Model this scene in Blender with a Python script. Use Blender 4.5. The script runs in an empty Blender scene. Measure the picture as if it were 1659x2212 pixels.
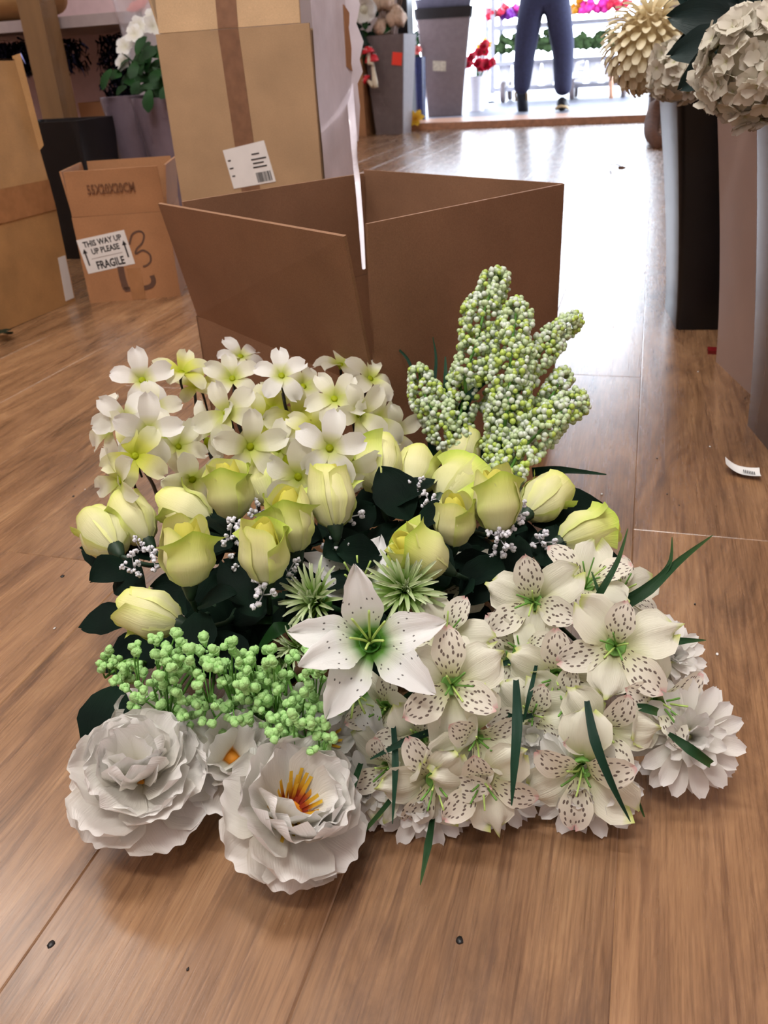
import bpy, bmesh, math, random
from mathutils import Vector, Matrix, noise

# ------------------------------------------------------------------ scene, camera, world, light, exposure
scene = bpy.context.scene
COL = scene.collection
R = random.Random(7)
PI = math.pi

cam_data = bpy.data.cameras.new('camera')
cam = bpy.data.objects.new('camera', cam_data)
COL.objects.link(cam)
PITCH, ROLL, YAW, CAM_H = math.radians(28.2), math.radians(3.4), math.radians(17.625), 0.43
fwd = Vector((-math.sin(YAW), math.cos(YAW), 0)); rgt = Vector((math.cos(YAW), math.sin(YAW), 0)); zup = Vector((0, 0, 1))
look = fwd * math.cos(PITCH) - zup * math.sin(PITCH)
up0 = fwd * math.sin(PITCH) + zup * math.cos(PITCH)
cr = rgt * math.cos(ROLL) - up0 * math.sin(ROLL)
cu = up0 * math.cos(ROLL) + rgt * math.sin(ROLL)
cam.matrix_world = Matrix(((cr.x, cu.x, -look.x, 0), (cr.y, cu.y, -look.y, 0), (cr.z, cu.z, -look.z, CAM_H), (0, 0, 0, 1)))
cam_data.sensor_fit = 'VERTICAL'
cam_data.sensor_height = 36.0
cam_data.lens = 1800.0 / 2212.0 * 36.0
cam_data.clip_start = 0.02
cam_data.clip_end = 200
cam_data.dof.use_dof = True
cam_data.dof.focus_distance = 0.58
cam_data.dof.aperture_fstop = 16.0
scene.camera = cam

world = bpy.data.worlds.new('overcast_sky')
scene.world = world
world.use_nodes = True
bg = world.node_tree.nodes['Background']
bg.inputs[0].default_value = (0.78, 0.87, 1.0, 1)
bg.inputs[1].default_value = 15.0

vs = scene.view_settings
vs.view_transform = 'Standard'
vs.look = 'None'
vs.gamma = 1.0
vs.use_curve_mapping = False
vs.exposure = 0.06
CEILING_LIGHT_W = 10.0
scene.cycles.use_denoising = True
scene.cycles.max_bounces = 4
scene.cycles.diffuse_bounces = 3
scene.cycles.glossy_bounces = 3
scene.cycles.transmission_bounces = 3
scene.cycles.caustics_reflective = False
scene.cycles.caustics_refractive = False
scene.cycles.transparent_max_bounces = 8
scene.cycles.sample_clamp_indirect = 6.0
scene.cycles.use_light_tree = False
scene.cycles.use_adaptive_sampling = True
scene.cycles.adaptive_threshold = 0.05
scene.cycles.adaptive_min_samples = 12

# ------------------------------------------------------------------ materials
def srgb(r, g, b):
    f = lambda c: (c / 255 / 12.92) if c / 255 <= 0.04045 else ((c / 255 + 0.055) / 1.055) ** 2.4
    return (f(r), f(g), f(b), 1)

def new_mat(name):
    m = bpy.data.materials.new(name); m.use_nodes = True
    nt = m.node_tree
    return m, nt, nt.nodes['Principled BSDF']

def nd(nt, t, **kw):
    n = nt.nodes.new(t)
    for k, v in kw.items(): setattr(n, k, v)
    return n

def ramp(nt, stops, interp='LINEAR'):
    n = nt.nodes.new('ShaderNodeValToRGB'); cr_ = n.color_ramp; cr_.interpolation = interp
    while len(cr_.elements) < len(stops): cr_.elements.new(0.5)
    for e, (p, c) in zip(cr_.elements, stops):
        e.position = p; e.color = c if len(c) == 4 else (*c, 1)
    return n

def mul(c, k): return (min(1, c[0] * k), min(1, c[1] * k), min(1, c[2] * k), 1)

def mat(name, col, rough=0.6, var=0.12, scale=40, bump=0.0, bscale=200, metal=0.0, spec=0.5, trans=0.0, alpha=1.0, coat=0.0, coords='Object', stretch=(1, 1, 1), emit=0.0):
    """plain surface with a little procedural colour variation and fine relief"""
    m, nt, p = new_mat(name)
    tc = nd(nt, 'ShaderNodeTexCoord'); mp = nd(nt, 'ShaderNodeMapping'); mp.inputs['Scale'].default_value = stretch
    nt.links.new(tc.outputs[coords], mp.inputs[0])
    nz = nd(nt, 'ShaderNodeTexNoise'); nz.inputs['Scale'].default_value = scale; nz.inputs['Detail'].default_value = 4
    nt.links.new(mp.outputs[0], nz.inputs['Vector'])
    rp = ramp(nt, [(0.3, mul(col, 1 - var)), (0.7, mul(col, 1 + var))])
    nt.links.new(nz.outputs[0], rp.inputs[0]); nt.links.new(rp.outputs[0], p.inputs['Base Color'])
    p.inputs['Roughness'].default_value = rough; p.inputs['Metallic'].default_value = metal
    p.inputs['Specular IOR Level'].default_value = spec
    p.inputs['Transmission Weight'].default_value = trans; p.inputs['Alpha'].default_value = alpha
    p.inputs['Coat Weight'].default_value = coat
    if emit:
        p.inputs['Emission Color'].default_value = col; p.inputs['Emission Strength'].default_value = emit
    if bump:
        n2 = nd(nt, 'ShaderNodeTexNoise'); n2.inputs['Scale'].default_value = bscale; n2.inputs['Detail'].default_value = 3
        nt.links.new(mp.outputs[0], n2.inputs['Vector'])
        b = nd(nt, 'ShaderNodeBump'); b.inputs['Strength'].default_value = bump; b.inputs['Distance'].default_value = 0.002
        nt.links.new(n2.outputs[0], b.inputs['Height']); nt.links.new(b.outputs[0], p.inputs['Normal'])
    return m

def petal_mat(name, stops, transl=0.3, rough=0.55, vein=0.25, spec=0.25, spots=None, tip=None, edge=None, rnd=0.06):
    """cloth petal: colour runs from base (u=0) to tip (u=1); optional printed spots"""
    m, nt, p = new_mat(name)
    uv = nd(nt, 'ShaderNodeUVMap'); sep = nd(nt, 'ShaderNodeSeparateXYZ'); nt.links.new(uv.outputs[0], sep.inputs[0])
    rp = ramp(nt, stops); nt.links.new(sep.outputs[0], rp.inputs[0])
    col = rp.outputs[0]
    if edge is not None:   # colour towards the side edges
        a = nd(nt, 'ShaderNodeMath', operation='SUBTRACT'); nt.links.new(sep.outputs[1], a.inputs[0]); a.inputs[1].default_value = 0.5
        b = nd(nt, 'ShaderNodeMath', operation='ABSOLUTE'); nt.links.new(a.outputs[0], b.inputs[0])
        mr = nd(nt, 'ShaderNodeMapRange'); nt.links.new(b.outputs[0], mr.inputs[0]); mr.inputs[1].default_value = 0.3; mr.inputs[2].default_value = 0.5; mr.inputs[4].default_value = 0.8
        mx = nd(nt, 'ShaderNodeMix', data_type='RGBA'); nt.links.new(mr.outputs[0], mx.inputs[0]); nt.links.new(col, mx.inputs[6]); mx.inputs[7].default_value = edge
        col = mx.outputs[2]
    if spots:              # (scale_u, scale_v, size, u0, u1, colour)
        mp = nd(nt, 'ShaderNodeMapping'); mp.inputs['Scale'].default_value = (spots[0], spots[1], 1)
        nt.links.new(uv.outputs[0], mp.inputs[0])
        vo = nd(nt, 'ShaderNodeTexVoronoi'); vo.inputs['Scale'].default_value = 1.0; vo.inputs['Randomness'].default_value = 0.9
        vo.voronoi_dimensions = '2D'
        nt.links.new(mp.outputs[0], vo.inputs['Vector'])
        lt = nd(nt, 'ShaderNodeMath', operation='LESS_THAN'); nt.links.new(vo.outputs['Distance'], lt.inputs[0]); lt.inputs[1].default_value = spots[2]
        g1 = nd(nt, 'ShaderNodeMath', operation='GREATER_THAN'); nt.links.new(sep.outputs[0], g1.inputs[0]); g1.inputs[1].default_value = spots[3]
        g2 = nd(nt, 'ShaderNodeMath', operation='LESS_THAN'); nt.links.new(sep.outputs[0], g2.inputs[0]); g2.inputs[1].default_value = spots[4]
        m1 = nd(nt, 'ShaderNodeMath', operation='MULTIPLY'); nt.links.new(lt.outputs[0], m1.inputs[0]); nt.links.new(g1.outputs[0], m1.inputs[1])
        m2 = nd(nt, 'ShaderNodeMath', operation='MULTIPLY'); nt.links.new(m1.outputs[0], m2.inputs[0]); nt.links.new(g2.outputs[0], m2.inputs[1])
        m3 = nd(nt, 'ShaderNodeMath', operation='MULTIPLY'); nt.links.new(m2.outputs[0], m3.inputs[0]); m3.inputs[1].default_value = 0.85
        mx = nd(nt, 'ShaderNodeMix', data_type='RGBA'); nt.links.new(m3.outputs[0], mx.inputs[0]); nt.links.new(col, mx.inputs[6]); mx.inputs[7].default_value = spots[5]
        col = mx.outputs[2]
    if rnd:
        oi = nd(nt, 'ShaderNodeObjectInfo'); mr = nd(nt, 'ShaderNodeMapRange'); nt.links.new(oi.outputs['Random'], mr.inputs[0])
        mr.inputs[3].default_value = 1 - rnd * 2; mr.inputs[4].default_value = 1.0
        hs = nd(nt, 'ShaderNodeHueSaturation'); nt.links.new(mr.outputs[0], hs.inputs['Value']); nt.links.new(col, hs.inputs['Color'])
        col = hs.outputs[0]
    nt.links.new(col, p.inputs['Base Color'])
    p.inputs['Roughness'].default_value = rough; p.inputs['Specular IOR Level'].default_value = spec
    mp2 = nd(nt, 'ShaderNodeMapping'); mp2.inputs['Scale'].default_value = (3, 34, 1); nt.links.new(uv.outputs[0], mp2.inputs[0])
    wv = nd(nt, 'ShaderNodeTexNoise'); wv.inputs['Scale'].default_value = 1.0; wv.inputs['Detail'].default_value = 3; nt.links.new(mp2.outputs[0], wv.inputs['Vector'])
    bp = nd(nt, 'ShaderNodeBump'); bp.inputs['Strength'].default_value = vein; bp.inputs['Distance'].default_value = 0.001
    nt.links.new(wv.outputs[0], bp.inputs['Height']); nt.links.new(bp.outputs[0], p.inputs['Normal'])
    if transl:
        tr = nd(nt, 'ShaderNodeBsdfTranslucent'); nt.links.new(col, tr.inputs[0])
        ms = nd(nt, 'ShaderNodeMixShader'); ms.inputs[0].default_value = transl
        nt.links.new(p.outputs[0], ms.inputs[1]); nt.links.new(tr.outputs[0], ms.inputs[2])
        nt.links.new(ms.outputs[0], nt.nodes['Material Output'].inputs[0])
    return m

def wood_floor_mat():
    m, nt, p = new_mat('vinyl_oak')
    tc = nd(nt, 'ShaderNodeTexCoord'); oi = nd(nt, 'ShaderNodeObjectInfo')
    off = nd(nt, 'ShaderNodeVectorMath', operation='SCALE'); nt.links.new(oi.outputs['Random'], off.inputs['Scale']); off.inputs[0].default_value = (13.1, 57.3, 5.7)
    ad = nd(nt, 'ShaderNodeVectorMath', operation='ADD'); nt.links.new(tc.outputs['Object'], ad.inputs[0]); nt.links.new(off.outputs[0], ad.inputs[1])
    def noise_(sc, st, det=5, rough=0.6, dist=0.0):
        mp = nd(nt, 'ShaderNodeMapping'); mp.inputs['Scale'].default_value = st; nt.links.new(ad.outputs[0], mp.inputs[0])
        n = nd(nt, 'ShaderNodeTexNoise'); n.inputs['Scale'].default_value = sc; n.inputs['Detail'].default_value = det; n.inputs['Roughness'].default_value = rough; n.inputs['Distortion'].default_value = dist
        nt.links.new(mp.outputs[0], n.inputs['Vector']); return n
    big = noise_(11, (1.7, 0.32, 1), 7, 0.68, 1.4)      # broad figure
    grain = noise_(480, (1, 0.03, 1), 4, 0.7, 0.3)    # fine pores
    fleck = noise_(95, (1, 0.07, 1), 4, 0.6, 0.6)
    c1 = ramp(nt, [(0.26, srgb(90, 65, 46)), (0.45, srgb(138, 102, 73)), (0.6, srgb(161, 122, 88)), (0.78, srgb(184, 146, 109))])
    nt.links.new(big.outputs[0], c1.inputs[0])
    g1 = ramp(nt, [(0.3, (0.5, 0.45, 0.42, 1)), (0.5, (0.94, 0.93, 0.92, 1)), (0.7, (1.18, 1.18, 1.16, 1))])
    nt.links.new(grain.outputs[0], g1.inputs[0])
    mx = nd(nt, 'ShaderNodeMix', data_type='RGBA', blend_type='MULTIPLY'); mx.inputs[0].default_value = 0.75
    nt.links.new(c1.outputs[0], mx.inputs[6]); nt.links.new(g1.outputs[0], mx.inputs[7])
    f1 = ramp(nt, [(0.56, (1, 1, 1, 1)), (0.72, (0.5, 0.42, 0.38, 1))]); nt.links.new(fleck.outputs[0], f1.inputs[0])
    mx2 = nd(nt, 'ShaderNodeMix', data_type='RGBA', blend_type='MULTIPLY'); mx2.inputs[0].default_value = 0.75
    nt.links.new(mx.outputs[2], mx2.inputs[6]); nt.links.new(f1.outputs[0], mx2.inputs[7])
    mr = nd(nt, 'ShaderNodeMapRange'); nt.links.new(oi.outputs['Random'], mr.inputs[0]); mr.inputs[3].default_value = 0.84; mr.inputs[4].default_value = 1.08
    hs = nd(nt, 'ShaderNodeHueSaturation'); nt.links.new(mr.outputs[0], hs.inputs['Value']); nt.links.new(mx2.outputs[2], hs.inputs['Color'])
    nt.links.new(hs.outputs[0], p.inputs['Base Color'])
    rr = nd(nt, 'ShaderNodeMapRange'); nt.links.new(fleck.outputs[0], rr.inputs[0]); rr.inputs[3].default_value = 0.2; rr.inputs[4].default_value = 0.33
    nt.links.new(rr.outputs[0], p.inputs['Roughness']); p.inputs['Specular IOR Level'].default_value = 0.9
    b = nd(nt, 'ShaderNodeBump'); b.inputs['Strength'].default_value = 0.12; b.inputs['Distance'].default_value = 0.001
    nt.links.new(grain.outputs[0], b.inputs['Height']); nt.links.new(b.outputs[0], p.inputs['Normal'])
    return m

def card_mat(name, col, var=0.1, rough=0.75):
    """kraft board: fine fibre noise, faint upright flute lines"""
    m, nt, p = new_mat(name)
    tc = nd(nt, 'ShaderNodeTexCoord')
    n1 = nd(nt, 'ShaderNodeTexNoise'); n1.inputs['Scale'].default_value = 12; n1.inputs['Detail'].default_value = 6; nt.links.new(tc.outputs['Object'], n1.inputs['Vector'])
    n2 = nd(nt, 'ShaderNodeTexNoise'); n2.inputs['Scale'].default_value = 700; n2.inputs['Detail'].default_value = 2; nt.links.new(tc.outputs['Object'], n2.inputs['Vector'])
    r1 = ramp(nt, [(0.3, mul(col, 1 - var)), (0.7, mul(col, 1 + var))]); nt.links.new(n1.outputs[0], r1.inputs[0])
    r2 = ramp(nt, [(0.3, (0.88, 0.88, 0.88, 1)), (0.7, (1.08, 1.08, 1.08, 1))]); nt.links.new(n2.outputs[0], r2.inputs[0])
    mx = nd(nt, 'ShaderNodeMix', data_type='RGBA', blend_type='MULTIPLY'); mx.inputs[0].default_value = 1
    nt.links.new(r1.outputs[0], mx.inputs[6]); nt.links.new(r2.outputs[0], mx.inputs[7]); nt.links.new(mx.outputs[2], p.inputs['Base Color'])
    p.inputs['Roughness'].default_value = rough; p.inputs['Specular IOR Level'].default_value = 0.3
    b = nd(nt, 'ShaderNodeBump'); b.inputs['Strength'].default_value = 0.15; b.inputs['Distance'].default_value = 0.001
    nt.links.new(n1.outputs[0], b.inputs['Height']); nt.links.new(b.outputs[0], p.inputs['Normal'])
    return m

# ------------------------------------------------------------------ object helpers
WM = {}
def tag(o, label, cat, group=None, kind=None):
    if label: o['label'] = label
    if cat: o['category'] = cat
    if group: o['group'] = group
    if kind: o['kind'] = kind
    return o

def thing(name, label, cat, loc=(0, 0, 0), group=None):
    o = bpy.data.objects.new(name, None); o.empty_display_size = 0.05
    COL.objects.link(o); o.location = loc; WM[o] = Matrix.Translation(loc)
    return tag(o, label, cat, group)

def add(name, me, parent=None, M=None, label=None):
    """link a mesh object whose world matrix is M, as a child of parent"""
    o = bpy.data.objects.new(name, me); COL.objects.link(o)
    M = M or Matrix.Identity(4); WM[o] = M
    if parent is not None:
        o.parent = parent; o.matrix_basis = WM[parent].inverted() @ M
    else:
        o.matrix_basis = M
    if label: o['label'] = label
    return o

def struct(o): o['kind'] = 'structure'; return o

class MB:
    """collects verts and faces for one mesh"""
    def __init__(self): self.v = []; self.f = []; self.uv = None
    def put(self, vs_, fs):
        o = len(self.v); self.v += [tuple(v) for v in vs_]; self.f += [tuple(i + o for i in f) for f in fs]; return self
    def box(self, a, b):
        (x0, y0, z0), (x1, y1, z1) = a, b
        return self.put([(x0, y0, z0), (x1, y0, z0), (x1, y1, z0), (x0, y1, z0), (x0, y0, z1), (x1, y0, z1), (x1, y1, z1), (x0, y1, z1)],
                        [(0, 3, 2, 1), (4, 5, 6, 7), (0, 1, 5, 4), (1, 2, 6, 5), (2, 3, 7, 6), (3, 0, 4, 7)])
    def tube(self, pts, rad, n=6, cap=True):
        pts = [Vector(p) for p in pts]; k = len(pts)
        rad = rad if hasattr(rad, '__len__') else [rad] * k
        vs_, fs = [], []
        ref = None
        for i, p in enumerate(pts):
            t = (pts[min(i + 1, k - 1)] - pts[max(i - 1, 0)]).normalized()
            if ref is None: ref = t.orthogonal().normalized()
            a = (ref - t * ref.dot(t)).normalized(); b = t.cross(a); ref = a
            for j in range(n):
                w = 2 * PI * j / n
                vs_.append(p + (a * math.cos(w) + b * math.sin(w)) * rad[i])
        for i in range(k - 1):
            for j in range(n):
                fs.append((i * n + j, i * n + (j + 1) % n, (i + 1) * n + (j + 1) % n, (i + 1) * n + j))
        if cap: fs += [tuple(range(n - 1, -1, -1)), tuple(range((k - 1) * n, k * n))]
        return self.put(vs_, fs)
    def lathe(self, prof, n=16, M=None, cap=True):
        """prof: (radius, z) pairs"""
        vs_, fs = [], []
        for r_, z in prof:
            for j in range(n):
                w = 2 * PI * j / n; v = Vector((r_ * math.cos(w), r_ * math.sin(w), z)); vs_.append(M @ v if M else v)
        for i in range(len(prof) - 1):
            for j in range(n): fs.append((i * n + j, i * n + (j + 1) % n, (i + 1) * n + (j + 1) % n, (i + 1) * n + j))
        if cap: fs += [tuple(range(n - 1, -1, -1)), tuple(range((len(prof) - 1) * n, len(prof) * n))]
        return self.put(vs_, fs)
    def blob(self, c, r_, sub=1, jit=0.0, sc=(1, 1, 1), rot=None):
        vs_, fs = ICO[sub]
        out = []
        for v in vs_:
            q = Vector((v[0] * sc[0], v[1] * sc[1], v[2] * sc[2])) * r_ * (1 + jit * R.uniform(-1, 1))
            out.append((rot @ q if rot else q) + Vector(c))
        return self.put(out, fs)
    def mesh(self, name, material, smooth=True):
        me = bpy.data.meshes.new(name); me.from_pydata(self.v, [], self.f)
        if material: me.materials.append(material)
        if smooth: me.shade_smooth()
        me.update(); return me

ICO = {}
for s_ in (1, 2, 3):
    b_ = bmesh.new(); bmesh.ops.create_icosphere(b_, subdivisions=s_, radius=1)
    ICO[s_] = ([tuple(v.co) for v in b_.verts], [tuple(v.index for v in f.verts) for f in b_.faces]); b_.free()

def frame(P, n, roll=0.0, s=1.0):
    """matrix at P with +Z along n, +X towards the downhill side, turned by roll"""
    n = Vector(n).normalized(); x = Vector((0, 0, 1)).cross(n)
    if x.length < 1e-4: x = Vector((1, 0, 0))
    x.normalize(); y = n.cross(x)
    M = Matrix(((x.x, y.x, n.x, P[0]), (x.y, y.y, n.y, P[1]), (x.z, y.z, n.z, P[2]), (0, 0, 0, 1)))
    return M @ Matrix.Rotation(roll, 4, 'Z') @ Matrix.Scale(s, 4)

def axis_frame(A, B, roll=0.0):
    """matrix at A with +Z pointing at B"""
    return frame(A, Vector(B) - Vector(A), roll)

def interp(x, xs, ys):
    if x <= xs[0]: return ys[0]
    for i in range(len(xs) - 1):
        if x <= xs[i + 1]:
            t = (x - xs[i]) / (xs[i + 1] - xs[i]); t = t * t * (3 - 2 * t); return ys[i] + (ys[i + 1] - ys[i]) * t
    return ys[-1]

def grid_mesh(name, nu, nv, fn, material, flip=False):
    """fn(u, v) -> point, u in 0..1 along, v in -1..1 across; carries a UV map"""
    vs_, fs = [], []
    for i in range(nu + 1):
        for j in range(nv + 1): vs_.append(tuple(fn(i / nu, j / nv * 2 - 1)))
    for i in range(nu):
        for j in range(nv):
            a = i * (nv + 1) + j; q = (a, a + nv + 1, a + nv + 2, a + 1); fs.append(q[::-1] if flip else q)
    me = bpy.data.meshes.new(name); me.from_pydata(vs_, [], fs); me.materials.append(material); me.shade_smooth()
    uvl = me.uv_layers.new(name='UVMap')
    for lp in me.loops:
        i, j = divmod(lp.vertex_index, nv + 1); uvl.data[lp.index].uv = (i / nu, j / nv)
    me.update(); return me

def petal(name, L, W, material, wid=((0, .3, .65, .9, 1), (.25, .8, 1, .7, .12)), a0=0.0, a1=0.0, a2=0.0, cup=0.15, ruf=0.0, rk=3.0, notch=0.0, point=0.0, nu=8, nv=6, seed=0, crease=0.0, cuppow=2):
    """petal from the origin along +X, facing +Z; a0/a1/a2 bend it along its length"""
    rr = random.Random(seed); ph = rr.uniform(0, 6.28); ph2 = rr.uniform(0, 6.28)
    N = 60; xs, zs, al = [0.0], [0.0], []
    for k in range(N):
        t = (k + .5) / N; a = a0 + a1 * t + a2 * t * t
        xs.append(xs[-1] + math.cos(a) / N); zs.append(zs[-1] + math.sin(a) / N)
    def fn(u, v):
        w = interp(u, wid[0], wid[1]) * W / 2
        ue = u * (1 - point * v * v * u) * (1 + notch * (math.sin(rk * 1.7 * v + ph) * .6 + math.sin(rk * 3.3 * v + ph2) * .4) * u * u)
        k = max(0.0, min(1.0, ue)) * N; i = min(int(k), N - 1); t = k - i
        x = (xs[i] + (xs[i + 1] - xs[i]) * t) * L; z = (zs[i] + (zs[i + 1] - zs[i]) * t) * L
        if ue > 1: x += (ue - 1) * L * .9
        a = a0 + a1 * u + a2 * u * u
        h = cup * W * .5 * abs(v) ** cuppow * math.sin(min(1, u * 1.4) * PI / 2) + ruf * W * (math.sin(rk * v * 1.6 + ph) * .65 + math.sin(rk * v * 2.9 + u * 2 + ph2) * .35) * u * u
        h -= crease * W * math.exp(-(v / .18) ** 2) * (1 - u * .6)
        return (x - math.sin(a) * h, v * w * (1 + .1 * ruf * math.sin(9 * u + ph)), z + math.cos(a) * h)
    return grid_mesh(name, nu, nv, fn, material)

def ribbon(name, pts, widths, material, up=(0, 0, 1), fold=0.0, nsub=5, nv=2):
    """leaf blade along a path; widths at each given point"""
    P = [Vector(p) for p in pts]; out, ww = [], []
    k = len(P)
    for i in range(k - 1):
        p0, p1, p2, p3 = P[max(i - 1, 0)], P[i], P[i + 1], P[min(i + 2, k - 1)]
        for s in range(nsub + (i == k - 2)):
            t = s / nsub
            out.append(0.5 * ((2 * p1) + (p2 - p0) * t + (2 * p0 - 5 * p1 + 4 * p2 - p3) * t * t + (-p0 + 3 * p1 - 3 * p2 + p3) * t ** 3))
            ww.append(widths[i] + (widths[i + 1] - widths[i]) * t)
    n = len(out)
    def fn(u, v):
        i = min(int(round(u * (n - 1))), n - 1)
        t = (out[min(i + 1, n - 1)] - out[max(i - 1, 0)]).normalized()
        s = t.cross(Vector(up)); s = s.normalized() if s.length > 1e-5 else Vector((1, 0, 0))
        nn = s.cross(t)
        return out[i] + s * (v * ww[i] / 2) + nn * (fold * abs(v) * ww[i])
    return grid_mesh(name, n - 1, nv, fn, material)

def spline(pts, n=6):
    P = [Vector(p) for p in pts]; out = []
    k = len(P)
    for i in range(k - 1):
        p0, p1, p2, p3 = P[max(i - 1, 0)], P[i], P[i + 1], P[min(i + 2, k - 1)]
        for s in range(n):
            t = s / n
            out.append(0.5 * ((2 * p1) + (p2 - p0) * t + (2 * p0 - 5 * p1 + 4 * p2 - p3) * t * t + (-p0 + 3 * p1 - 3 * p2 + p3) * t ** 3))
    out.append(P[-1]); return out

def stem(parent, pts, r_, material, name='stem', n=5, sub=5):
    q = spline(pts, sub)
    r0, r1 = r_ if hasattr(r_, '__len__') else (r_, r_)
    return add(name, MB().tube(q, [r0 + (r1 - r0) * i / (len(q) - 1) for i in range(len(q))], n).mesh(name, material), parent)

def slab(name, q, t, material, parent=None, label=None):
    """board of thickness t: quad q (4 world points), thickened behind its face normal"""
    q = [Vector(p) for p in q]; n = (q[1] - q[0]).cross(q[3] - q[0]).normalized() * t
    m = MB().put(q + [p - n for p in q], [(0, 1, 2, 3), (7, 6, 5, 4), (0, 4, 5, 1), (1, 5, 6, 2), (2, 6, 7, 3), (3, 7, 4, 0)])
    return add(name, m.mesh(name, material, False), parent, label=label)

def text_mesh(body, size, material, sx=1.0, bold=0.012):
    cu_ = bpy.data.curves.new('print', 'FONT'); cu_.body = body; cu_.size = size; cu_.offset = bold * size; cu_.align_x = 'CENTER'; cu_.align_y = 'CENTER'
    cu_.resolution_u = 2
    o = bpy.data.objects.new('print', cu_); COL.objects.link(o)
    dg = bpy.context.evaluated_depsgraph_get(); me = bpy.data.meshes.new_from_object(o.evaluated_get(dg))
    bpy.data.objects.remove(o)
    for v in me.vertices: v.co.x *= sx
    me.materials.clear(); me.materials.append(material); return me

def face_matrix(O, X, Y):
    """matrix with origin O, x axis X, y axis Y"""
    X = Vector(X).normalized(); Y = Vector(Y); Y = (Y - X * Y.dot(X)).normalized(); Z = X.cross(Y)
    return Matrix(((X.x, Y.x, Z.x, O[0]), (X.y, Y.y, Z.y, O[1]), (X.z, Y.z, Z.z, O[2]), (0, 0, 0, 1)))

# ------------------------------------------------------------------ materials of the place
M_floor = wood_floor_mat()
M_sub = mat('floor_underlay', srgb(150, 115, 88), 0.8)
M_wall = mat('painted_plaster', srgb(205, 192, 192), 0.8, 0.04, 6, 0.1, 120)
M_ceil = mat('ceiling_board', srgb(225, 222, 216), 0.85, 0.03, 8)
M_frame = mat('dark_door_frame', srgb(30, 28, 32), 0.4, 0.1)
M_sill = mat('worn_oak_sill', srgb(190, 140, 110), 0.45, 0.2, 30, 0.1, 90, stretch=(1, 8, 1))
M_pave = mat('wet_concrete', srgb(120, 122, 135), 0.5, 0.12, 5, 0.2, 60)
M_kraft = card_mat('kraft_board', srgb(142, 106, 80))
M_kraft_in = card_mat('kraft_board_inside', srgb(134, 98, 74))
M_kraft_tan = card_mat('tan_kraft_board', srgb(178, 148, 114))
M_kraft_pale = card_mat('pale_kraft_board', srgb(204, 172, 134))
M_kraft_orange = card_mat('orange_kraft_board', srgb(174, 126, 88))
M_kraft_amber = card_mat('amber_kraft_board', srgb(182, 140, 92), 0.18)
M_tape = mat('brown_packing_tape', srgb(132, 96, 72), 0.3, 0.15, 60, 0.15, 40)
M_tape_clear = mat('buff_packing_tape', srgb(170, 122, 82), 0.18, 0.12, 40, 0.2, 30)
M_paper = mat('white_paper', srgb(232, 230, 228), 0.6, 0.03)
M_ink = mat('black_ink', srgb(28, 26, 28), 0.6, 0.05)
M_ink_grey = mat('grey_brown_ink', srgb(98, 70, 56), 0.7, 0.1)
M_ink_faint = mat('faint_brown_ink', srgb(112, 72, 46), 0.7, 0.1)
M_film = mat('white_shrink_film', srgb(240, 234, 244), 0.16, 0.08, 14, 0.5, 25, coat=0.3)
M_black_plastic = mat('black_plastic', srgb(22, 20, 22), 0.4, 0.15)
M_lilac_plastic = mat('lilac_grey_plastic', srgb(122, 108, 120), 0.25, 0.08, 20, coat=0.3)
M_gloss_black = mat('gloss_black_planter', srgb(14, 14, 18), 0.28, 0.15, 12)
M_taupe_pl = mat('taupe_planter', srgb(172, 150, 142), 0.34, 0.05, 14)
M_dark_pl = mat('dark_taupe_planter', srgb(98, 84, 80), 0.22, 0.06, 14)
M_grey_pl = mat('grey_brown_planter', srgb(112, 100, 100), 0.45, 0.08, 30)
M_wood_post = mat('brown_wood_post', srgb(128, 96, 62), 0.6, 0.2, 18, 0.1, 60, stretch=(1, 1, 0.1))
M_shelf = mat('grey_shelf_board', srgb(165, 150, 150), 0.5, 0.06)
M_tinsel = mat('black_tinsel', srgb(26, 26, 44), 0.12, 0.5, 90, metal=0.9)
M_cello = mat('clear_cellophane', srgb(232, 224, 230), 0.15, 0.03, 12, 0.4, 18, alpha=0.42)
M_leaf_dark = petal_mat('dark_green_cloth', [(0, srgb(16, 40, 30)), (1, srgb(20, 46, 36))], 0.1, 0.5, 0.3)
M_leaf_mid = petal_mat('mid_green_cloth', [(0, srgb(34, 80, 32)), (1, srgb(26, 62, 28))], 0.2, 0.5)
M_leaf_teal = petal_mat('blackish_teal_cloth', [(0, srgb(22, 38, 38)), (1, srgb(28, 48, 46))], 0.1, 0.45)
M_white_pet = petal_mat('white_cloth_petal', [(0, srgb(226, 222, 200)), (0.5, srgb(240, 236, 228)), (1, srgb(242, 240, 238))], 0.3)
M_hyd_pet = petal_mat('ivory_floret', [(0, srgb(196, 196, 140)), (0.25, srgb(228, 222, 204)), (1, srgb(232, 226, 212))], 0.25)
M_pom_pet = petal_mat('cream_mum_petal', [(0, srgb(232, 210, 164)), (0.4, srgb(244, 230, 192)), (1, srgb(248, 240, 212))], 0.25)
M_ivory = mat('ivory_heart', srgb(206, 198, 172), .8, .1)
M_red = mat('red_cloth', srgb(206, 30, 44), 0.6, 0.2)
M_crimson = mat('crimson_cloth', srgb(200, 20, 58), 0.6, 0.3, 30)
M_magenta = mat('magenta_cloth', srgb(214, 40, 150), 0.6, 0.25, 20)
M_purple = mat('purple_cloth', srgb(120, 34, 150), 0.6, 0.25, 20)
M_yellow = petal_mat('yellow_cloth', [(0, srgb(220, 150, 30)), (1, srgb(246, 206, 70))], 0.25)
M_orange = mat('fluorescent_red_sticker', srgb(255, 70, 50), 0.6, 0.03)
M_twig = mat('dried_twig', srgb(140, 108, 88), 0.8, 0.25, 60)
M_dried = mat('dried_hessian_flower', srgb(196, 168, 146), 0.8, 0.2, 50, 0.3)
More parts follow.
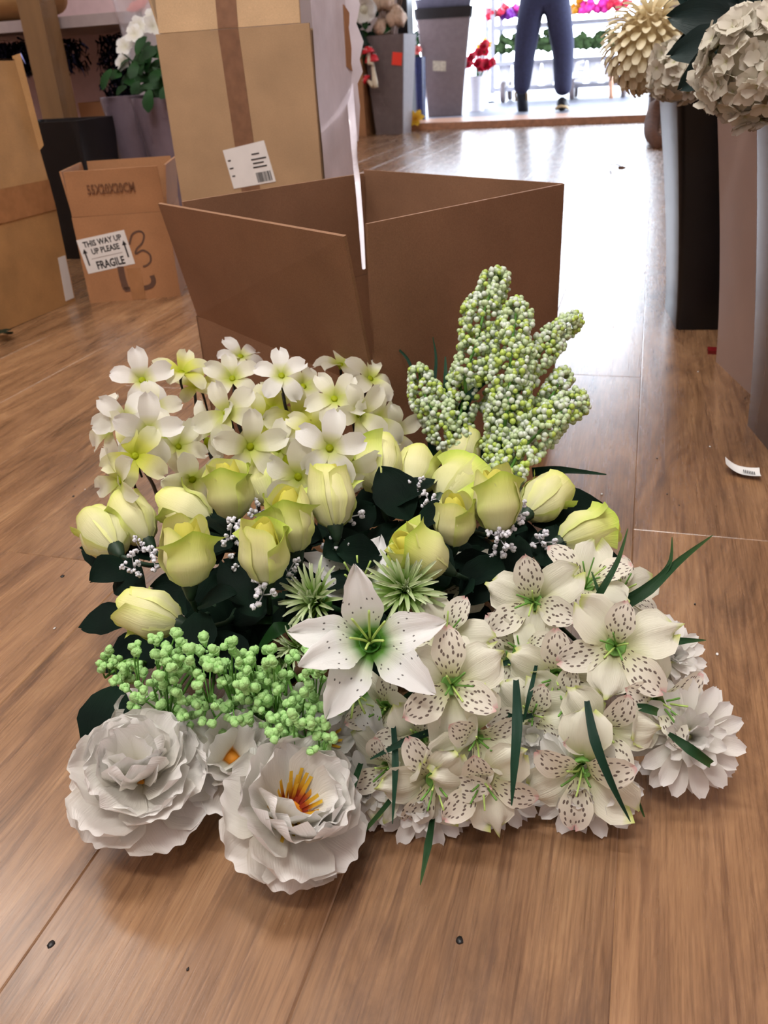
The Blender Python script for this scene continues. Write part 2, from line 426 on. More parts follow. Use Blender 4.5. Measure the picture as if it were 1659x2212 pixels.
M_mush = mat('cream_toadstool_stalk', srgb(226, 214, 190), 0.6, 0.08)
M_label_dull = mat('faded_label', srgb(170, 160, 140), 0.6, 0.2, 60)
M_white_pot = mat('white_plastic_pot', srgb(225, 222, 228), 0.4, 0.04)
M_steel = mat('galvanised_steel', srgb(170, 172, 180), 0.35, 0.1, 30, metal=0.8)
M_moss = mat('green_moss', srgb(52, 74, 34), 0.9, 0.4, 50, 0.5, 60)
M_denim = mat('blue_denim', srgb(34, 37, 66), 0.85, 0.2, 60, 0.3, 500)
M_jacket = mat('dark_jacket', srgb(40, 40, 48), 0.8, 0.1)
M_skin = mat('skin', srgb(190, 140, 115), 0.6, 0.05)
M_shoe = mat('black_shoe', srgb(24, 22, 26), 0.6, 0.1)
M_shoe_tan = mat('tan_shoe_trim', srgb(196, 168, 124), 0.6, 0.1)
M_lamp_body = mat('white_lamp_housing', srgb(235, 235, 232), 0.5, 0.02)
M_lamp_glow = mat('lamp_diffuser', (1.0, 0.96, 0.9, 1), 0.5, 0.0, emit=6.0)
M_drift = mat('bark_brown', srgb(96, 62, 44), 0.85, 0.25, 40, 0.4, 80)

# ------------------------------------------------------------------ the setting
X0, X1, Y0, Y1, ZC = -3.2, 1.05, -1.1, 6.4, 2.7
floor = struct(add('floor', MB().box((X0, Y0, -0.05), (X1, Y1, -0.0045)).mesh('floor', M_sub, False)))
PW, PL, GAP, CH = 0.158, 1.22, 0.00006, 0.0009
def plank_mesh(L):
    a, b = PW / 2 - GAP / 2, L / 2 - GAP / 2; v, z0, z1 = [], -0.0045, 0.0
    for (x, y) in ((-a, -b), (a, -b), (a, b), (-a, b)): v.append((x, y, z0))
    for (x, y) in ((-a, -b), (a, -b), (a, b), (-a, b)): v.append((x, y, z1 - CH * .6))
    for (x, y) in ((-a + CH, -b + CH), (a - CH, -b + CH), (a - CH, b - CH), (-a + CH, b - CH)): v.append((x, y, z1))
    f = [(0, 1, 5, 4), (1, 2, 6, 5), (2, 3, 7, 6), (3, 0, 4, 7), (4, 5, 9, 8), (5, 6, 10, 9), (6, 7, 11, 10), (7, 4, 8, 11), (8, 9, 10, 11)]
    return MB().put(v, f).mesh('plank', M_floor, False)
PLANK = plank_mesh(PL)
known = {0: 0.775, -1: 1.242, -4: 0.608, 1: 0.10, -2: 0.08, -3: 0.0, -5: 1.1, -6: .5}
for c in range(-20, 7):
    x = 0.019 + PW * (c + .5)
    if x - PW / 2 < X0 or x + PW / 2 > X1: continue
    y = known.get(c, R.uniform(0, PL)) % PL
    while y > Y0 + 0.02: y -= PL
    y += PL if y < Y0 - PL else 0
    while y < Y1 - 0.05:
        a, b = max(y, Y0), min(y + PL, Y1)
        if b - a > 0.03:
            me = PLANK if abs(b - a - PL) < 1e-4 else plank_mesh(b - a)
            add('plank', me, floor, Matrix.Translation((x, (a + b) / 2, 0)))
        y += PL
T = 0.12
struct(add('wall_left', MB().box((X0 - T, Y0, -0.05), (X0, Y1, ZC)).mesh('wall_left', M_wall, False)))
struct(add('wall_right', MB().box((X1, Y0, -0.05), (X1 + T, Y1, ZC)).mesh('wall_right', M_wall, False)))
struct(add('wall_front', MB().box((X0 - T, Y0 - T, -0.05), (X1 + T, Y0, ZC)).mesh('wall_front', M_wall, False)))
DX0, DX1, DZ = -1.72, 0.06, 2.25
wb = MB(); wb.box((X0 - T, Y1, -0.05), (DX0, Y1 + T, ZC)); wb.box((DX1, Y1, -0.05), (X1 + T, Y1 + T, ZC)); wb.box((DX0, Y1, DZ), (DX1, Y1 + T, ZC))
struct(add('wall_back', wb.mesh('wall_back', M_wall, False)))
struct(add('ceiling', MB().box((X0 - T, Y0 - T, ZC), (X1 + T, Y1 + T, ZC + 0.1)).mesh('ceiling', M_ceil, False)))
fr = MB(); fr.box((DX0, Y1 - .02, 0.0), (DX0 + .07, Y1 + T + .02, DZ)); fr.box((DX1 - .05, Y1 - .02, 0.0), (DX1, Y1 + T + .02, DZ)); fr.box((DX0 + .07, Y1 - .02, DZ - .06), (DX1 - .05, Y1 + T + .02, DZ))
struct(add('trim_1', fr.mesh('trim_1', M_frame, False)))
sill = MB().box((DX0 - 0.35, Y1 - 0.02, 0.0), (DX1 + 0.12, Y1 + 0.5, 0.045))
struct(add('trim_2', sill.mesh('trim_2', M_sill, False)))
add_up = struct(add('wall_sky_blocker', MB().box((-8, Y1, ZC + .1), (8, Y1 + T, 8.0)).mesh('wall_sky_blocker', M_wall, False)))  # unseen upper facade, added to keep sky light off the goods outside
# roof slab added above the frame to shade the pavement and fade the floor reflection
struct(add('shade_canopy', MB().box((-4.5, Y1 + T, 2.75), (3.5, Y1 + T + 3.6, 2.87)).mesh('shade_canopy', M_frame, False)))
struct(add('pavement', MB().box((-25, Y1 + T + 0.38, -0.1), (25, 45, 0.043)).mesh('pavement', M_pave, False)))

# ceiling lamps of the shop (above the frame)
def ceiling_lamp(x, y, label, k=1.0):
    t = thing('ceiling_light', label, 'ceiling light', (x, y, ZC), 'flat ceiling lights of the shop')
    add('housing', MB().box((x - .62, y - .17, ZC - .05), (x + .62, y + .17, ZC - .001)).mesh('housing', M_lamp_body, False), t)
    add('diffuser', MB().box((x - .59, y - .14, ZC - .056), (x + .59, y + .14, ZC - .05)).mesh('diffuser', M_lamp_glow, False), t)
    ld = bpy.data.lights.new('lamp_light', 'AREA'); ld.shape = 'RECTANGLE'; ld.size = 1.18; ld.size_y = 0.28; ld.energy = CEILING_LIGHT_W * k; ld.color = (1.0, 0.965, 0.915)
    lo = bpy.data.objects.new('lamp_light', ld); COL.objects.link(lo); lo.parent = t; lo.location = (0, 0, -0.062)
    return t
ceiling_lamp(-0.35, 0.75, 'flat white ceiling light right above the flowers', 2.7)
ceiling_lamp(-2.3, 1.6, 'flat white ceiling light above the stacked cartons', .75)
ceiling_lamp(-0.7, 4.0, 'flat white ceiling light halfway to the doorway', .75)
ceiling_lamp(-2.3, 4.0, 'flat white ceiling light over the back left corner')
ceiling_lamp(-0.5, -0.55, 'flat white ceiling light behind the photographer', 3.0)

# ------------------------------------------------------------------ cartons
V = Vector
# the open carton in the middle
OA, OB = V((.53, .848, 0)), V((-.848, .53, 0))
OF = V((-.247, .775, 0)); OW, OD_, OH = .297, .352, .300
FO = 0.155                                             # fold line of the flaps
t = thing('open_carton', 'plain brown carton standing open behind the flowers, flaps up', 'box', tuple(OF))
TH = .0035
def oc(a, b, z): return OF + OA * a + OB * b + V((0, 0, z))
def wall_panel(name, p, q, z0, z1, out, m=M_kraft, lean=0.0, lean_end=None):
    o = V(out)
    le = lean if lean_end is None else lean_end
    quad = [p + V((0, 0, z0)), q + V((0, 0, z0)), q + V((0, 0, z1)) + o * le, p + V((0, 0, z1)) + o * lean]
    return slab(name, quad, TH, m, t)
c00, c10, c11, c01 = oc(0, 0, 0), oc(OW, 0, 0), oc(OW, OD_, 0), oc(0, OD_, 0)
slab('bottom', [c00 + V((0, 0, .004)), c10 + V((0, 0, .004)), c11 + V((0, 0, .004)), c01 + V((0, 0, .004))], TH, M_kraft_in, t)
wall_panel('side_panel', c00, c10, 0.0005, OH, -OB, lean=.002)
wall_panel('side_panel', c10, c11, 0.0005, FO, OA)
wall_panel('side_panel', c11, c01, 0.0005, FO, OB)
wall_panel('side_panel', c01, c00, 0.0005, FO, -OA)
e = .003
wall_panel('flap', c10 + OB * e, c11 - OB * e, FO + .0006, OH, OA, M_kraft, lean=.004)
wall_panel('flap', c11 - OA * e, c01 + OA * e, FO + .0006, OH - .004, OB, M_kraft, lean=-.004)
# the near left flap leans outwards, further at its far end
q = [c01 - OB * e + V((0, 0, FO + .001)) + OB * -.0, c00 + OB * e + V((0, 0, FO - .02)), V((-0.2481, 0.7117, 0.3)), V((-0.5472, 0.918, 0.3))]
slab('flap', q, TH, M_kraft, t)

# the tall carton
TX0, TX1, TY0, TY1, TZ = -.842, -.556, 1.50, 1.705, .497
t = thing('tall_carton', 'tall tan carton with a brown tape stripe and a shipping label', 'box', (TX0, TY0, 0))
slab('front_panel', [(TX0, TY0, 0), (TX1, TY0, 0), (TX1, TY0, TZ), (TX0, TY0, TZ)], .004, M_kraft_tan, t)
slab('side_panel', [(TX0, TY1, 0), (TX0, TY0 + .004, 0), (TX0, TY0 + .004, TZ), (TX0, TY1, TZ)], .004, M_kraft_tan, t)
slab('back_panel', [(TX1, TY1, 0), (TX0, TY1, 0), (TX0, TY1, TZ), (TX1, TY1, TZ)], .004, M_kraft_tan, t)
slab('side_panel', [(TX1, TY0 + .004, 0), (TX1, TY1 - .004, 0), (TX1, TY1 - .004, TZ - .01), (TX1, TY0 + .004, TZ - .01)], .004, M_kraft_tan, t)
slab('bottom', [(TX0 + .004, TY0 + .004, .006), (TX1 - .004, TY0 + .004, .006), (TX1 - .004, TY1 - .004, .006), (TX0 + .004, TY1 - .004, .006)], .004, M_kraft_in, t)
slab('flap', [(TX0 + .006, TY0 + .001, TZ + .001), (TX1 - .016, TY0 + .001, TZ + .001), (TX1 - .018, TY0 + .018, TZ + .17), (TX0 + .008, TY0 + .018, TZ + .17)], .004, M_kraft_pale, t)
slab('flap', [(TX0 + .003, TY1, TZ + .001), (TX0 + .003, TY0 + .01, TZ + .001), (TX0 - .03, TY0 + .02, TZ + .12), (TX0 - .03, TY1 - .01, TZ + .12)], .004, M_kraft_tan, t)
tx = -.712
slab('tape', [(tx - .0, TY0 - .0006, .1), (tx + .038, TY0 - .0006, .1), (tx + .028, TY0 - .0006, TZ), (tx - .01, TY0 - .0006, TZ)], .0004, M_tape, t, 'brown parcel tape running up the front')
slab('tape', [(tx - .01, TY0 + .0002, TZ + .002), (tx + .028, TY0 + .0002, TZ + .002), (tx + .028, TY0 + .0175, TZ + .17), (tx - .01, TY0 + .0175, TZ + .17)], .0004, M_tape, t)
lab = slab('shipping_label', [V((-0.7304, 1.4992, 0.2418)), V((-0.6447, 1.4992, 0.2531)), V((-0.6595, 1.4992, 0.3222)), V((-0.7427, 1.4992, 0.3077))], .0003, M_paper, t, 'white shipping label under the tape')
A_, B_, D_ = V((-0.7304, 1.4992, 0.2418)), V((-0.6447, 1.4992, 0.2531)), V((-0.7427, 1.4992, 0.3077))
ex, ey = (B_ - A_), (D_ - A_)
bars = MB(); x = .60
while x < .93:
    w = R.choice((.008, .012, .02)); pts = [A_ + ex * x + ey * .05, A_ + ex * (x + w) + ey * .05, A_ + ex * (x + w) + ey * .3, A_ + ex * x + ey * .3]
    bars.put([p + V((0, -.0004, 0)) for p in pts], [(0, 1, 2, 3)]); x += w + R.choice((.008, .014))
for k, (x0, x1) in enumerate([(.58, .9), (.6, .85), (.58, .93), (.62, .8), (.05, .12), (.04, .13), (.05, .12)]):
    yy = (.42, .52, .62, .75, .3, .5, .7)[k]; pts = [A_ + ex * x0 + ey * yy, A_ + ex * x1 + ey * yy, A_ + ex * x1 + ey * (yy + .035), A_ + ex * x0 + ey * (yy + .035)]
    bars.put([p + V((0, -.0004, 0)) for p in pts], [(0, 1, 2, 3)])
add('barcode', bars.mesh('barcode', M_ink, False), lab)
# white film on its right side, torn at the far edge
def film_pt(u, v):
    y = TY0 + .006 + (TY1 - TY0 - .004) * u; z = .02 + (TZ + .13) * (v * .5 + .5)
    return (TX1 + .002 + .002 * noise.noise((y * 18, z * 9, 3)) + .001, y, z)
add('film_cover', grid_mesh('film_cover', 8, 24, film_pt, M_film, True), t, label='white shiny film covering the right side')
ft = MB()
prof = [(.0, .60), (.012, .585), (.006, .56), (.016, .53), (.008, .50), (.018, .47), (.010, .44), (.014, .42), (.004, .40), (.006, .36), (.0, .30)]
for k, (dx, z) in enumerate(prof): ft.put([(TX1 + .001, TY1 - .02 + .006 * (k % 2), z), (TX1 + .006 + dx, TY1 + .004 + dx * .7, z)], [])
ft.f = [(2 * k, 2 * k + 1, 2 * k + 3, 2 * k + 2) for k in range(len(prof) - 1)]
add('torn_film_edge', ft.mesh('torn_film_edge', M_film), t)
slab('torn_patch', [(TX1 + .0045, TY1 - .035, .43), (TX1 + .0065, TY1 - .002, .42), (TX1 + .0065, TY1 - .001, .515), (TX1 + .0045, TY1 - .03, .53)], .001, M_kraft_orange, t, 'bare brown board where the film is torn')
add('film_strip', ribbon('film_strip', [(-0.5595, 1.7, 0.4673), (-0.5551, 1.69, 0.3861), (-0.5069, 1.55, 0.3156), (-0.3947, 1.21, 0.2972), (-0.368, 1.13, 0.2782), (-0.3445, 1.06, 0.2427), (-0.3251, 1, 0.208)], [.016, .014, .012, .008, .007, .006, .004], M_film, up=(.3, -1, 0), fold=.25), t, label='torn strip of white film hanging into the open carton')

# the small fragile carton
SA = V((-1.153, 1.582, 0)); SD = (V((-.970, 1.656, 0)) - SA).normalized(); SN = V((-SD.y, SD.x, 0)); SW, SDp = .198, .22
SZ, SF = .180, .270
t = thing('small_carton', 'small orange-brown carton with a white FRAGILE sticker', 'box', tuple(SA))
def sc_(a, b, z): return SA + SD * a + SN * b + V((0, 0, z))
slab('front_panel', [sc_(0, 0, 0), sc_(SW, 0, 0), sc_(SW, 0, SZ), sc_(0, 0, SZ)], .004, M_kraft_orange, t)
slab('side_panel', [sc_(SW, .004, 0), sc_(SW, SDp, 0), sc_(SW, SDp, SZ), sc_(SW, .004, SZ)], .004, M_kraft_orange, t)
slab('back_panel', [sc_(SW, SDp, 0), sc_(0, SDp, 0), sc_(0, SDp, SZ), sc_(SW, SDp, SZ)], .004, M_kraft_orange, t)
slab('side_panel', [sc_(0, SDp, 0), sc_(0, .004, 0), sc_(0, .004, SZ), sc_(0, SDp, SZ)], .004, M_kraft_orange, t)
slab('bottom', [sc_(.004, .004, .006), sc_(SW - .004, .004, .006), sc_(SW - .004, SDp - .004, .006), sc_(.004, SDp - .004, .006)], .004, M_kraft_orange, t)
slab('flap', [sc_(.001, .0005, SZ + .001), sc_(SW - .001, .0005, SZ + .001), sc_(SW - .004, -.004, SF), sc_(.004, -.004, SF)], .004, M_kraft_orange, t)
slab('flap', [sc_(SW, .008, SZ + .001), sc_(SW, SDp - .006, SZ + .001), sc_(SW + .012, SDp - .01, SF), sc_(SW + .012, .012, SF)], .004, M_kraft_orange, t)
slab('flap', [sc_(SW - .004, SDp, SZ + .001), sc_(.004, SDp, SZ + .001), sc_(.004, SDp + .01, SF), sc_(SW - .004, SDp + .01, SF)], .004, M_kraft_orange, t)
slab('flap', [sc_(0, SDp - .006, SZ + .001), sc_(0, .008, SZ + .001), sc_(-.008, .012, SF), sc_(-.008, SDp - .01, SF)], .004, M_kraft_orange, t)
def on_front(a, z, d=-.0008): return sc_(a, d, z)
FX, FZ = SD, V((0, 0, 1))
add('size_print', text_mesh('55X20X20CM', .027, M_ink_faint, .62, .02), t, face_matrix(sc_(.093, -.0045, SZ + .052), SD, V((0, 0, 1)) - SN * .05), 'size printed in brown on the upper flap')
sa = math.radians(8)
SX, SY = (FX * math.cos(sa) + FZ * math.sin(sa)), (-FX * math.sin(sa) + FZ * math.cos(sa))
SO = sc_(.056, -.0006, .106); sw, sh = .052, .036
stk = slab('fragile_sticker', [SO - SX * sw - SY * sh, SO + SX * sw - SY * sh, SO + SX * sw + SY * sh, SO - SX * sw + SY * sh], .0004, M_paper, t, 'white sticker reading this way up, fragile')
def sticker(me, x, y): return add('lettering', me, stk, face_matrix(SO + SX * x + SY * y - SN * .0003, SX, SY))
sticker(text_mesh('THIS WAY UP', .0165, M_ink, .82, .03), 0, .023)
sticker(text_mesh('UP PLEASE', .0165, M_ink, .80, .03), .001, .006)
sticker(text_mesh('FRAGILE', .023, M_ink, .72, .03), .002, -.024)
sticker(MB().put([(-.034, 0, 0), (.034, 0, 0), (.034, .0008, 0), (-.034, .0008, 0)], [(0, 1, 2, 3)]).mesh('lettering', M_ink_grey, False), 0, -.008)
for x in (-.043, .043):
    ar = MB().put([(-.0016, -.018, 0), (.0016, -.018, 0), (.0016, .010, 0), (-.0016, .010, 0), (-.005, .008, 0), (.005, .008, 0), (0, .018, 0)], [(0, 1, 2, 3), (4, 5, 6)])
    add('arrow', ar.mesh('arrow', M_ink, False), stk, face_matrix(SO + SX * x - SY * .002 - SN * .0003, SX, SY))
def front_stroke(pts, w, name='printed_mark', m=M_ink_grey):
    P = spline([V((a, z, 0)) for a, z in pts], 6); mb = MB()
    for i, p in enumerate(P):
        d = (P[min(i + 1, len(P) - 1)] - P[max(i - 1, 0)]).normalized(); s = V((-d.y, d.x, 0)) * (w / 2)
        for q_ in (p - s, p + s): mb.v.append(tuple(sc_(q_.x, -.0007, q_.y)))
    mb.f = [(2 * i, 2 * i + 2, 2 * i + 3, 2 * i + 1) for i in range(len(P) - 1)]
    return add(name, mb.mesh(name, m, False), t)
front_stroke([(.080, .074), (.080, .050), (.082, .032), (.083, .024)], .014)
front_stroke([(.079, .024), (.10, .024), (.122, .024), (.138, .028), (.145, .038), (.143, .050)], .010)
front_stroke([(.108, .118), (.118, .138), (.134, .144), (.142, .136), (.136, .120), (.122, .108), (.118, .098), (.134, .104), (.147, .094), (.146, .080), (.136, .072), (.128, .070)], .004)
slab('tape', [on_front(.092, .001), on_front(.122, .001), on_front(.122, .068), on_front(.092, .068)], .0003, M_tape_clear, t)

# the large carton at the left edge
LX, LY0, LY1, LZ = -1.203, .86, 1.60, .475
t = thing('large_carton', 'big worn amber carton at the left edge of the floor', 'box', (LX, LY1, 0))
slab('side_panel', [(LX, LY0, .004), (LX, LY1, .0), (LX + .004, LY1, .205), (LX + .004, LY0, .205)], .005, M_kraft_amber, t)
slab('side_panel', [(LX + .004, LY0, .206), (LX + .004, LY1, .206), (LX - .012, LY1 - .004, LZ), (LX - .012, LY0, LZ)], .005, M_kraft_amber, t)
slab('front_panel', [(LX - .55, LY0, 0), (LX - .005, LY0, 0), (LX - .012, LY0, LZ), (LX - .55, LY0, LZ)], .005, M_kraft_amber, t)
slab('back_panel', [(LX - .005, LY1, 0), (LX - .55, LY1, 0), (LX - .55, LY1, LZ), (LX - .014, LY1, LZ)], .005, M_kraft_amber, t)
slab('side_panel', [(LX - .55, LY1, 0), (LX - .55, LY0, 0), (LX - .55, LY0, LZ), (LX - .55, LY1, LZ)], .005, M_kraft_amber, t)
def top_pt(u, v):
    x = LX - .012 - .54 * u; y = (LY0 + LY1) / 2 + v * (LY1 - LY0) / 2
    return (x, y, LZ + .003 + .008 * noise.noise((x * 7, y * 7, 1)) * math.sin(PI * u))
add('top_flap', grid_mesh('top_flap', 10, 12, top_pt, M_kraft_amber), t)
slab('tape', [(LX + .0048, LY0 + .05, .24), (LX + .0046, LY1 - .16, .235), (LX - .0105, LY1 - .17, LZ + .0), (LX - .0105, LY0 + .05, LZ + .0)], .0006, M_tape_clear, t, 'shiny buff tape on the upper side')
slab('tape', [(LX + .0052, LY0 + .02, .20), (LX + .0052, LY1 - .002, .195), (LX + .0046, LY1 - .004, .255), (LX + .0046, LY0 + .02, .262)], .0006, M_tape_clear, t)
slab('torn_flap', [(LX - .002, LY1 - .004, .31), (LX + .004, LY1 + .006, .32), (LX - .004, LY1 + .008, LZ + .012), (LX - .014, LY1 - .004, LZ + .008)], .004, M_kraft_amber, t)
slab('paper_label', [(LX + .0012, LY1 - .035, .008), (LX + .0012, LY1 - .004, .008), (LX + .0032, LY1 - .004, .10), (LX + .0032, LY1 - .03, .10)], .0006, M_paper, t, 'white label low on the corner')

# ------------------------------------------------------------------ goods behind the cartons on the left
def tub(name, label, cat, c, z0, h, wb, wt, m, rotz=0.0, n=4, flare=1.0, rim=0.006, group=None, depth=0.1, lip=0.0, tops=None):
    """tapered hollow container; n=4 gives a square one"""
    mb = MB(); rings = []
    N = 10
    seq = [(i / N, 0) for i in range(N + 1)]
    k = n if n > 4 else 20
    def ring(hw, z):
        r_ = []
        if n == 4:
            cr_ = hw * .10
            for s in range(4):
                a0 = PI / 2 * s
                cx, cy = (hw - cr_) * (1, -1, -1, 1)[s], (hw - cr_) * (1, 1, -1, -1)[s]
                for j in range(5):
                    a = a0 + PI / 2 * j / 4
                    r_.append((cx + cr_ * math.cos(a), cy + cr_ * math.sin(a), z))
        else:
            for j in range(n): a = 2 * PI * j / n; r_.append((hw * math.cos(a), hw * math.sin(a), z))
        return r_
    prof = []
    for i in range(N + 1):
        u = i / N; prof.append(((wb + (wt - wb) * u ** flare) / 2, z0 + h * u))
    if lip: prof = prof[:-1] + [(prof[-1][0], z0 + h - lip * 1.2), (prof[-1][0] + lip * .4, z0 + h - lip), (prof[-1][0] + lip * .4, z0 + h)]
    topw = prof[-1][0] - rim
    prof += [(topw, z0 + h), ((wb + (wt - wb) * ((h - depth) / h) ** flare) / 2 - rim, z0 + h - depth)]
    vs_ = [v for hw, z in prof for v in ring(hw, z)]
    fs = [(i * k + j, i * k + (j + 1) % k, (i + 1) * k + (j + 1) % k, (i + 1) * k + j) for i in range(len(prof) - 1) for j in range(k)]
    fs += [tuple(range(k - 1, -1, -1)), tuple(range((len(prof) - 1) * k, len(prof) * k))]
    me = mb.put(vs_, fs).mesh(name, m, True)
    for p in me.polygons: p.use_smooth = n > 4 or len(p.vertices) == 4
    me.set_sharp_from_angle(angle=math.radians(25))
    o = add(name, me, None, Matrix.Translation((c[0], c[1], 0)) @ Matrix.Rotation(rotz, 4, 'Z'))
    return tag(o, label, cat, group)

tub('black_crate', 'black plastic tub behind the small fragile carton', 'tub', (-1.52, 2.12), 0, .345, .18, .22, M_black_plastic, .1, depth=.2)
slabt = thing('display_rack', 'brown wooden rack post carrying a grey shelf', 'rack', (-1.72, 2.45, 0))
add('post', MB().box((-1.775, 2.40, 0), (-1.70, 2.475, 1.3)).mesh('post', M_wood_post, False), slabt)
add('shelf', MB().box((-2.7, 2.50, .575), (-1.50, 2.95, .605)).mesh('shelf', M_shelf, False), slabt)
add('post', MB().box((-2.70, 2.40, 0), (-2.63, 2.47, 1.3)).mesh('post', M_wood_post, False), slabt)
add('backboard', MB().box((-2.7, 2.95, 0.3), (-1.50, 2.97, 1.3)).mesh('backboard', mat('pinkish_backboard', srgb(214, 186, 190), .7, .04), False), slabt)
# sack lying on the shelf
def sack_pt(u, v):
    a = PI * 2 * u; x = -2.05 + .3 * v; s = (1 - abs(v) ** 4) ** .5 + .05
    return (x, 2.60 + .11 * math.cos(a) * s, .665 + .06 * math.sin(a) * s + .01 * noise.noise((x * 9, a, 0)))
o = add('paper_sack', grid_mesh('paper_sack', 18, 14, sack_pt, M_kraft_amber, True)); tag(o, 'crumpled brown paper sack on the grey shelf', 'sack')
def tinsel(c, w, h, d, n, label):
    mb = MB()
    for _ in range(n):
        x, y, z = c[0] + R.uniform(-w, w), c[1] + R.uniform(-d, d), c[2] + R.uniform(-h, h)
        a = V((R.gauss(0, .7), R.gauss(0, .7), R.gauss(0, .7) - 1)).normalized() * .028; b = a.orthogonal().normalized() * .0026
        p = V((x, y, z)); mb.put([p - b, p + b, p + a + b * .3 + V((0, 0, -.006)), p + a - b * .3], [(0, 1, 2, 3)])
    o = add('tinsel_garland', mb.mesh('tinsel_garland', M_tinsel, False)); return tag(o, label, 'garland', kind='stuff')
tinsel((-2.02, 2.62, .515), .25, .04, .08, 2600, 'sparkling black tinsel garland hanging under the grey shelf')
tinsel((-1.66, 2.72, .47), .06, .09, .06, 900, 'bunch of black tinsel hanging right of the wooden post')
o = tag(add('brown_carton', MB().box((-1.86, 2.72, 0), (-1.50, 2.94, .37)).mesh('brown_carton', M_kraft_orange, False)), 'plain terracotta-brown carton behind the grey pots', 'box')
slab('tape', [(-1.70, 2.7195, .05), (-1.65, 2.7195, .05), (-1.65, 2.7195, .369), (-1.70, 2.7195, .369)], .0004, M_tape, o)
tub('grey_pot', 'lilac-grey plastic pot, empty, left of the leafy one', 'pot', (-1.40, 2.30), 0, .39, .09, .17, M_lilac_plastic, 0, 24, 1.6, .003, 'lilac-grey pots', .3)
tub('grey_pot', 'lilac-grey plastic pot holding the leafy white flowers', 'pot', (-1.255, 2.22), 0, .385, .09, .17, M_lilac_plastic, 0, 24, 1.6, .003, 'lilac-grey pots', .3)
LEAF_BG = [petal('leaf', .05, .03, M_leaf_mid, a0=.2, a1=-.7, cup=.2, nu=5, nv=2, seed=k) for k in range(2)]
BLOOM_BG = []
def small_bloom(material, L=.022, W=.02, n=5, tilt=.4, seed=0):
    """one five-petalled flower head as a single small mesh"""
    src = petal('tmp', L, W, material, a0=tilt, a1=-.5, cup=.2, nu=4, nv=3, seed=seed, ruf=.06)
    vs_ = [v.co.copy() for v in src.vertices]; fs = [tuple(p.vertices) for p in src.polygons]; uvs = [l.uv.copy() for l in src.uv_layers[0].data]
    mb = MB()
    for k in range(n):
        Mx = Matrix.Rotation(2 * PI * k / n + .2 * math.sin(k * 3 + seed), 4, 'Z'); mb.put([Mx @ v for v in vs_], fs)
    me = mb.mesh('bloom', material); ul = me.uv_layers.new(name='UVMap')
    for i in range(len(ul.data)): ul.data[i].uv = uvs[i % len(uvs)]
    return me
HYD = [small_bloom(M_hyd_pet, .0155, .015, 4, .55, k) for k in range(3)]
WHITE5 = [small_bloom(M_white_pet, .022, .02, 5, .4, k) for k in range(2)]
t = thing('leafy_plant', 'leafy green plant with white blossoms in the grey pot', 'plant', (-1.255, 2.22, .3))
base = V((-1.262, 2.22, .33))
for k in range(70):
    d = V((R.gauss(0, .055), R.gauss(0, .05), R.uniform(.06, .16))); p = base + d
    add('leaf', LEAF_BG[k % 2], t, frame(p, (d.x * 6 + R.gauss(0, .3), -1 + R.gauss(0, .4), .8), R.uniform(0, 6), R.uniform(.8, 1.2)))
for px in [(-.06, -.03, .175), (-.02, -.04, .2), (.03, -.03, .215), (-.09, 0, .14), (.06, .0, .19), (-.04, .02, .22), (.01, .01, .235)]:
    p = base + V(px); add('blossom', WHITE5[R.randrange(2)], t, frame(p, (R.gauss(.2, .4), -1, .6), R.uniform(0, 6), 1.25))
for k in range(4): stem(t, [base - V((0, 0, .1)), base + V((R.gauss(0, .02), R.gauss(0, .02), .08)), base + V((R.gauss(0, .05), R.gauss(0, .04), .17))], .002, M_leaf_mid)
t = thing('wrapped_bouquet', 'pink flowers in a clear plastic sleeve behind the grey pots', 'bouquet', (-1.42, 2.52, 0))
def sleeve(u, v):
    a = PI * v; r_ = .03 + .075 * u; return (-1.42 + r_ * math.cos(a) * (1 + .06 * math.sin(7 * a)), 2.52 + r_ * math.sin(a) * .8, .02 + .62 * u)
add('plastic_sleeve', grid_mesh('plastic_sleeve', 8, 24, sleeve, M_cello), t)
M_pink = petal_mat('coral_pink_cloth', [(0, srgb(200, 60, 60)), (1, srgb(240, 150, 140))], .3)
PINK = [small_bloom(M_pink, .04, .04, 6, .7, k) for k in range(2)]
for k, (x, y, z) in enumerate([(-1.44, 2.5, .60), (-1.38, 2.5, .615), (-1.42, 2.54, .65), (-1.35, 2.55, .64), (-1.48, 2.54, .64)]):
    add('bloom', PINK[k % 2], t, frame((x, y, z), (R.gauss(0, .3), -.6, 1), R.uniform(0, 6)))
    stem(t, [(-1.42, 2.52, .03), (-1.42, 2.52, .3), (x, y, z)], .0025, M_leaf_mid)

# ------------------------------------------------------------------ planters and flowers on the right
tub('black_planter', 'tall glossy black planter nearest the doorway on the right', 'planter', (.1415, 1.5815), 0, .375, .156, .245, M_gloss_black, math.radians(6.6), flare=1.35, depth=.22, rim=.006)
tub('taupe_planter', 'tall pale taupe planter between the black and the dark ones', 'planter', (.222, 1.280), 0, .385, .156, .235, M_taupe_pl, math.radians(14.9), flare=1.35, depth=.22, rim=.006)
tub('dark_planter', 'tall shiny dark taupe planter at the right edge', 'planter', (.246, 1.020), 0, .385, .160, .235, M_dark_pl, math.radians(12.4), flare=1.35, depth=.22, rim=.006)
POM = [petal('petal', .030, .0135, M_pom_pet, a0=.25, a1=-.9, cup=.35, nu=6, nv=4, seed=k, wid=((0, .3, .7, .92, 1), (.35, .7, 1, .9, .55))) for k in range(3)]
def fib(n):
    for i in range(n):
        z = 1 - 2 * (i + .5) / n; r_ = math.sqrt(1 - z * z); a = i * 2.39996; yield V((r_ * math.cos(a), r_ * math.sin(a), z))
